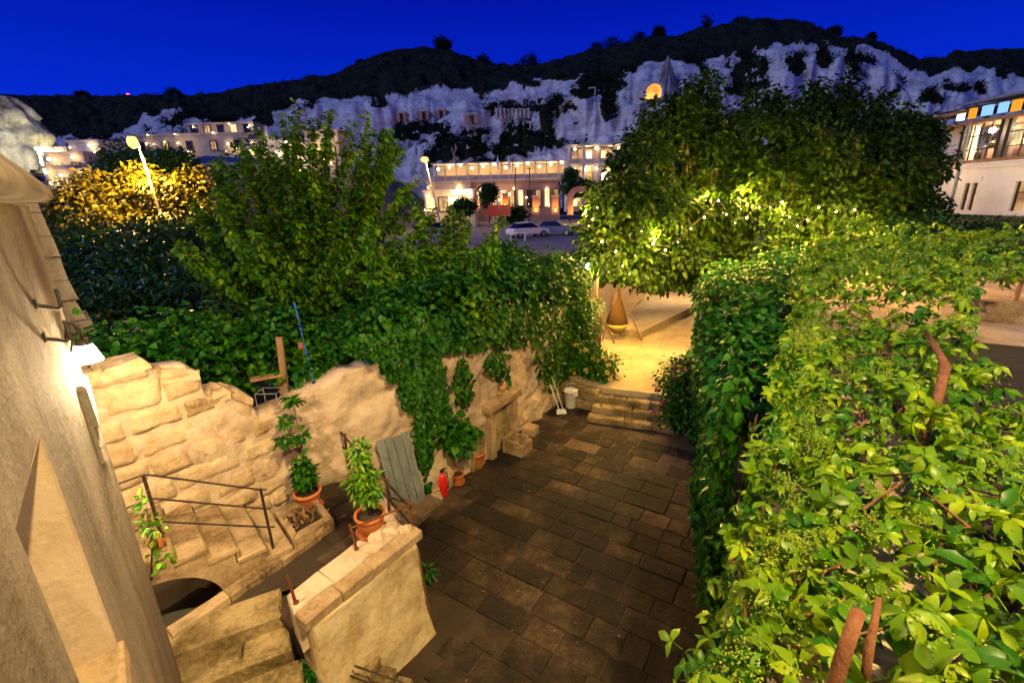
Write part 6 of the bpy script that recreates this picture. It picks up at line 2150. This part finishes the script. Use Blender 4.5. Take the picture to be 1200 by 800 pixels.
# red board, parked cars, white table on the plaza
p = at(585, 247, 58)
rb2 = thing('red_barrier', (p[0], 58, p[2] - 1.0), 'bright red two panel barrier on the plaza', 'barrier')
for s_ in (-.72, .72):
    MB().box((p[0] + s_, 58, p[2]), (1.36, .12, 1.35)).build('panel', M['red'], rb2)
    MB().box((p[0] + s_, 58, p[2] - .95), (.1, .5, .56)).build('foot', M['white'], rb2)


def car(c, rz, mat, label):
    t = thing('parked_car', c, label, 'car', 'cars parked on the plaza', rz)
    Rm = Matrix.Rotation(rz, 3, 'Z')
    c = np.asarray(c, float)

    def T(x, y, z):
        v_ = Rm @ Vector((x, y, z))
        return c + np.array(v_)
    side = [(-2.1, .35), (-2.15, .75), (-1.9, .92), (-1.3, .98), (.95, .95), (1.95, .82), (2.12, .6), (2.1, .35)]
    vs = [T(x, y, z) for y in (-.82, .82) for x, z in side]
    n_ = len(side)
    MB().add(vs, [tuple(range(n_)), tuple(range(2 * n_ - 1, n_ - 1, -1))] + [(i, n_ + i, n_ + (i + 1) % n_, (i + 1) % n_) for i in range(n_)]).build('body', mat, t, bevel=.06)
    cab = [(-1.75, .95), (-1.25, 1.42), (.15, 1.45), (.95, .95)]
    vs = [T(x, y * (1 if z < 1 else .82), z) for y in (-.76, .76) for x, z in cab]
    MB().add(vs, [(0, 1, 2, 3), (7, 6, 5, 4)] + [(i, 4 + i, 4 + (i + 1) % 4, (i + 1) % 4) for i in range(4)]).build('cabin', M['darkpane'], t, bevel=.05)
    MB().hexa([T(-1.25, -.6, 1.425), T(.15, -.6, 1.45), T(.15, .6, 1.45), T(-1.25, .6, 1.425)], [T(-1.2, -.58, 1.47), T(.1, -.58, 1.49), T(.1, .58, 1.49), T(-1.2, .58, 1.47)]).build('roof', mat, t)
    for x in (-1.35, 1.35):
        for y in (-.8, .8):
            MB().tube([T(x, y - .1, .33), T(x, y + .1, .33)], .33, 14).build('wheel', M['black'], t)
            MB().tube([T(x, y - .105, .33), T(x, y + .105, .33)], .19, 10).build('hub', M['steel'], t)
    for y in (-.55, .55):
        MB().box(T(2.08, y, .68), (.1, .3, .14), rz).build('headlight', M['white'], t)
    return t


car(foot(618, 47, 2.41), .5, M['white'], 'white car parked on the plaza beside the dark pole')
car(foot(652, 49, 2.41), -.4, M['sailcloth'], 'blue grey car parked on the plaza below the gate')
car(foot(512, 52, 2.41), .2, M['greywood'], 'grey car parked beside the small shop')
f = foot(606, 43, 2.41)
tb2 = thing('white_table', f, 'small white table standing on the plaza', 'table')
MB().box(f + (0, 0, .74), (1.5, .7, .06)).build('top', M['white'], tb2)
for x in (-.65, .65):
    for y in (-.28, .28):
        MB().box(f + (x, y, .355), (.07, .07, .71)).build('leg', M['white'], tb2)

# left town: terraces and small houses
def lefth(u, v, y, w, h, wall, rows, label, lamps=(), glow=0, d=5, name='town_house'):
    p = at(u, v, y)
    return house(name, label, (p[0], y, p[2]), w, d, h, wall, rows, lamps, glow=glow)


lefth(225, 182, 92, 20, 3.4, 'town_wall', [(1.6, 1.6, 1.1, 'd.m.d.m.d')], 'long pale terrace house behind the flat-topped tree', [(-7, 3.6), (-2, 3.6), (5, 3.7)], 90)
lefth(262, 168, 98, 13, 3.4, 'town_wall', [(2.6, 1.5, 1.2, 'dmdld')], 'upper pale house with small dark windows below the cliff', [(-5, 3.0), (2, 3.4), (6, 3.0)], 90)
lefth(285, 186, 94, 9, 3.0, 'town_wall', [(1.4, 1.4, 1.0, 'ld.d')], 'small house beside the plum tree tops', [(-3, 2.6), (3, 2.8)], 120)
p = at(247, 190, 60)
rf = thing('blue_roof_house', (p[0], 60, p[2] - 2), 'low house with a dark blue sheet roof behind the acacia', 'building', 'houses of the town')
MB().box((p[0], 62.5, p[2] - 1.6), (7.0, 5, 3.0)).build('wall', M['town_wall'], rf)
MB().hexa([(p[0] - 4, 59.4, p[2] - .6), (p[0] + 4, 59.4, p[2] - .9), (p[0] + 4, 65.5, p[2] + .5), (p[0] - 4, 65.5, p[2] + 1.1)], [(p[0] - 4, 59.4, p[2] - .4), (p[0] + 4, 59.4, p[2] - .7), (p[0] + 4, 65.5, p[2] + .7), (p[0] - 4, 65.5, p[2] + 1.3)]).build('roof', M['rooftile'], rf)
lefth(350, 206, 78, 13, 4.6, 'town_white', [(1.4, 1.8, 1.2, 'wlwwl'), (3.4, 1.1, 1.1, 'lwlwl')], 'bright white restaurant behind the upright plum shoots', [(-5, 4.4), (0, 4.4), (5, 4.4), (-3, 2), (3, 1.8)], 420)
lefth(382, 200, 76, 5, 5.5, 'town_wall', [(2.2, 2.4, 1.2, 'lm')], 'orange lit house end behind the upright plum shoots', [(0, 3.4)], 260)
lefth(320, 190, 88, 9, 3.4, 'town_white', [(1.6, 1.5, 1.1, 'lwdl')], 'white lit house above the restaurant', [(-3, 3.2), (3, 3.2)], 200)
for u, v, y, w, h, pat, lab, gl in ((85, 214, 60, 4.5, 3.2, 'lm', 'small stone house with a lit arch at the foot of the floodlit rock', 120), (108, 206, 64, 4.0, 4.0, 'wd', 'tall narrow pale house left of the flat-topped tree', 130), (68, 200, 66, 4.0, 2.6, 'dl', 'low pale house directly below the tall rock', 100), (125, 218, 58, 5.0, 2.2, 'lwl', 'low lit house with a white terrace rail above the acacia', 130), (95, 226, 54, 3.6, 2.2, 'ml', 'low house half hidden by the acacia', 80), (78, 226, 55, 3.2, 2.6, 'ld', 'small pinkish house beside the acacia edge', 70)):
    lefth(u, v, y, w, h, 'town_white' if 'pale' in lab else 'town_wall', [(h * .5, h * .42, .9, pat)], lab, [(-w * .35, h * .85), (w * .3, h * .9)], gl, 4)
# far lights on the skyline
for u, v, mt, lab in ((150, 111, 'red', 'red mast light on the far skyline'), (176, 113, 'white', 'white mast light on the far skyline')):
    p = at(u, v, 232)
    t = thing('skyline_mast', p, lab, 'mast', 'mast lights on the skyline')
    MB().tube([p - (0, 0, 4), p], .12, 5).build('mast', M['iron'], t)
    MB().lathe([(.05, .5), (.6, .3), (.8, 0), (.5, -.4), (.05, -.5)], p, 8).build('lamp', emit('mast_' + mt, (1, .05, .12) if mt == 'red' else (1, .9, .8), 5), t, True)

# ------------------------------------------------------------------ lit building at the far right
rbld = thing('veranda_house', (23.5, 22, 3.1), 'cream two storey house with a glazed lit veranda beyond the creeper', 'building', 'houses of the town')
XF, Y0, Y1 = 23.3, 16.5, 26.6
ZL, ZV, ZE, ZR = 4.80, 7.22, 9.05, 10.2


def fb(name, y0, y1, z0, z1, x0, x1, mat, parent=rbld):
    return MB().box(((x0 + x1) / 2, (y0 + y1) / 2, (z0 + z1) / 2), (abs(x1 - x0), y1 - y0, z1 - z0)).build(name, mat, parent)


WLM = M['town_white']
wins = [(21.3, 21.9), (23.65, 23.93), (24.05, 24.33), (18.0, 18.9)]
ys = [Y0] + [q_ for w_ in sorted(wins) for q_ in w_] + [Y1]
zw0, zw1 = 4.95, 6.25
fb('wall', Y0, Y1, zw1, ZV, XF, XF + .35, WLM)
fb('wall', Y0, Y1, 2.8, zw0, XF, XF + .35, WLM)
for k in range(0, len(ys), 2):
    fb('wall', ys[k], ys[k + 1], zw0 + .001, zw1 - .001, XF, XF + .35, WLM)
for y0, y1 in wins:
    fo = fb('window', y0, y0 + .05, zw0, zw1, XF + .10, XF + .2, M['frame'])
    fb('frame_bar', y1 - .05, y1, zw0, zw1, XF + .10, XF + .2, M['frame'], fo)
    fb('frame_bar', y0 + .05, y1 - .05, zw0 + .8, zw0 + .85, XF + .11, XF + .19, M['frame'], fo)
    fb('pane', y0, y1, zw0, zw1, XF + .22, XF + .25, M['room_dim'], fo)
fb('moulding', Y0, Y1 + .1, 6.95, 7.08, XF - .08, XF - .002, WLM)
fb('moulding', 23.5, 24.5, 6.32, 6.55, XF - .06, XF - .002, WLM)
fb('ledge', Y0, Y1 + .6, ZL - .22, ZL - .05, XF - .9, XF - .003, M['frame'])
fb('ledge_face', Y0, Y1 + .6, 4.1, ZL - .225, XF - .75, XF - .004, M['brickred'])
fb('pipe', 24.75, 24.85, 4.8, 9.0, XF - .12, XF - .02, M['greywood'])
# veranda: floor, columns, glazing bars, lit room behind
fb('veranda_floor', Y0, Y1, ZV + .002, ZV + .14, XF - .05, XF + 4, M['wood'])
fb('room_back', Y0, 25.2, ZV + .145, ZE, XF + 2.6, XF + 2.8, M['town_wall'])
fb('veranda_end_wall', 25.2, Y1, ZV + .145, ZE, XF + .5, XF + .9, WLM)
fb('ceiling', Y0, Y1, ZE + .001, ZE + .16, XF - .2, XF + 4, M['wood'])
cols_ = [16.9, 19.2, 21.55, 22.9, 23.25, 25.15]
for y in cols_:
    fb('column', y - .09, y + .09, ZV + .145, ZE, XF + .0, XF + .18, M['frame'])
for a_, b_ in ((16.99, 19.11), (19.29, 21.46), (21.64, 22.81), (23.34, 25.06)):
    k = 4 if b_ - a_ > 1.5 else 2
    for i in range(1, k):
        y = a_ + (b_ - a_) * i / k
        fb('glazing_bar', y - .025, y + .025, ZV + .145, ZE - .001, XF + .05, XF + .1, M['frame'])
    for z in (ZV + .62, ZV + 1.25):
        fb('transom', a_, b_, z - .025, z + .025, XF + .052, XF + .098, M['frame'])
    gl_ = bpy.data.materials.get('veranda_glass')
    if gl_ is None:
        gl_ = bpy.data.materials.new('veranda_glass')
        gl_.use_nodes = True
        nt2 = gl_.node_tree
        gb_ = nt2.nodes.new('ShaderNodeBsdfGlossy')
        gb_.inputs['Roughness'].default_value = .03
        tp2 = nt2.nodes.new('ShaderNodeBsdfTransparent')
        mx2 = nt2.nodes.new('ShaderNodeMixShader')
        mx2.inputs[0].default_value = .08
        nt2.links.new(tp2.outputs[0], mx2.inputs[1])
        nt2.links.new(gb_.outputs[0], mx2.inputs[2])
        nt2.links.new(mx2.outputs[0], nt2.nodes['Material Output'].inputs[0])
    fb('pane', a_, b_, ZV + .145, ZE - .002, XF + .07, XF + .08, gl_)
rq = random.Random(8)
for i in range(14):
    y = 17 + i * .6
    fb('furnishing', y, y + .3, ZV + .15, ZV + rq.uniform(.5, 1.1), XF + 1.2, XF + 1.6, M['brickred' if i % 2 else 'wood'])
    fb('picture', y, y + .3, ZV + 1.1, ZV + rq.uniform(1.3, 1.7), XF + 2.54, XF + 2.595, M[('brickred', 'greywood', 'terracotta')[i % 3]])
for y, w_ in ((18, 130), (20.4, 160), (22.2, 160), (24.2, 150)):
    ptlight('veranda_light', (XF + 1.2, y, ZE - .45), w_, (1.0, .74, .42), .12, rbld)
    MB().lathe([(.02, .16), (.10, .1), (.14, 0), (.1, -.1), (.02, -.15)], (XF + .55, y, ZE - .35), 10).build('lamp', M['bulb_white'], rbld, True)
# row of coloured glass lanterns under the roof, canvas roofs
lc_ = [emit('lantern_cyan', (.30, .62, 1.0), .8), emit('lantern_amber', (1.0, .42, .03), .7), emit('lantern_white', (.8, .92, 1.0), 1.4)]
for i in range(13):
    y = 16.8 + i * .70 + rq.uniform(-.08, .08)
    fb('lantern', y, y + rq.uniform(.2, .42), ZE + rq.uniform(.22, .34), ZE + .72, XF - .30, XF - .12, lc_[(0, 1, 2, 1, 0)[i % 5]])
fb('lantern_rail', Y0, Y1, ZE + .74, ZE + .80, XF - .32, XF - .1, M['frame'])
MB().hexa([(XF - .9, Y0, ZE + .85), (XF + 4, Y0, ZR + .2), (XF + 4, Y1 - 1.6, ZR + .2), (XF - .9, Y1 - 1.6, ZE + .85)], [(XF - .9, Y0, ZE + .95), (XF + 4, Y0, ZR + .5), (XF + 4, Y1 - 1.6, ZR + .5), (XF - .9, Y1 - 1.6, ZE + .95)]).build('roof', M['sailcloth'], rbld)
MB().hexa([(XF - .6, Y1 - 1.55, ZE + .55), (XF + 4, Y1 - 1.55, ZR - .2), (XF + 4, Y1 + .4, ZR - .3), (XF - .6, Y1 + .4, ZE + .45)], [(XF - .6, Y1 - 1.55, ZE + .68), (XF + 4, Y1 - 1.55, ZR), (XF + 4, Y1 + .4, ZR - .1), (XF - .6, Y1 + .4, ZE + .58)]).build('side_roof', M['wood'], rbld)
fb('awning', 25.2, 26.5, 7.0, 7.14, XF - 1.0, XF - .01, M['awning'])
ptlight('wall_light', (XF - 1.6, 24.6, 6.4), 70, (1.0, .66, .30), .1, rbld)
ptlight('wall_light', (XF - 2.0, 20.5, 6.6), 130, (1.0, .68, .32), .1, rbld)
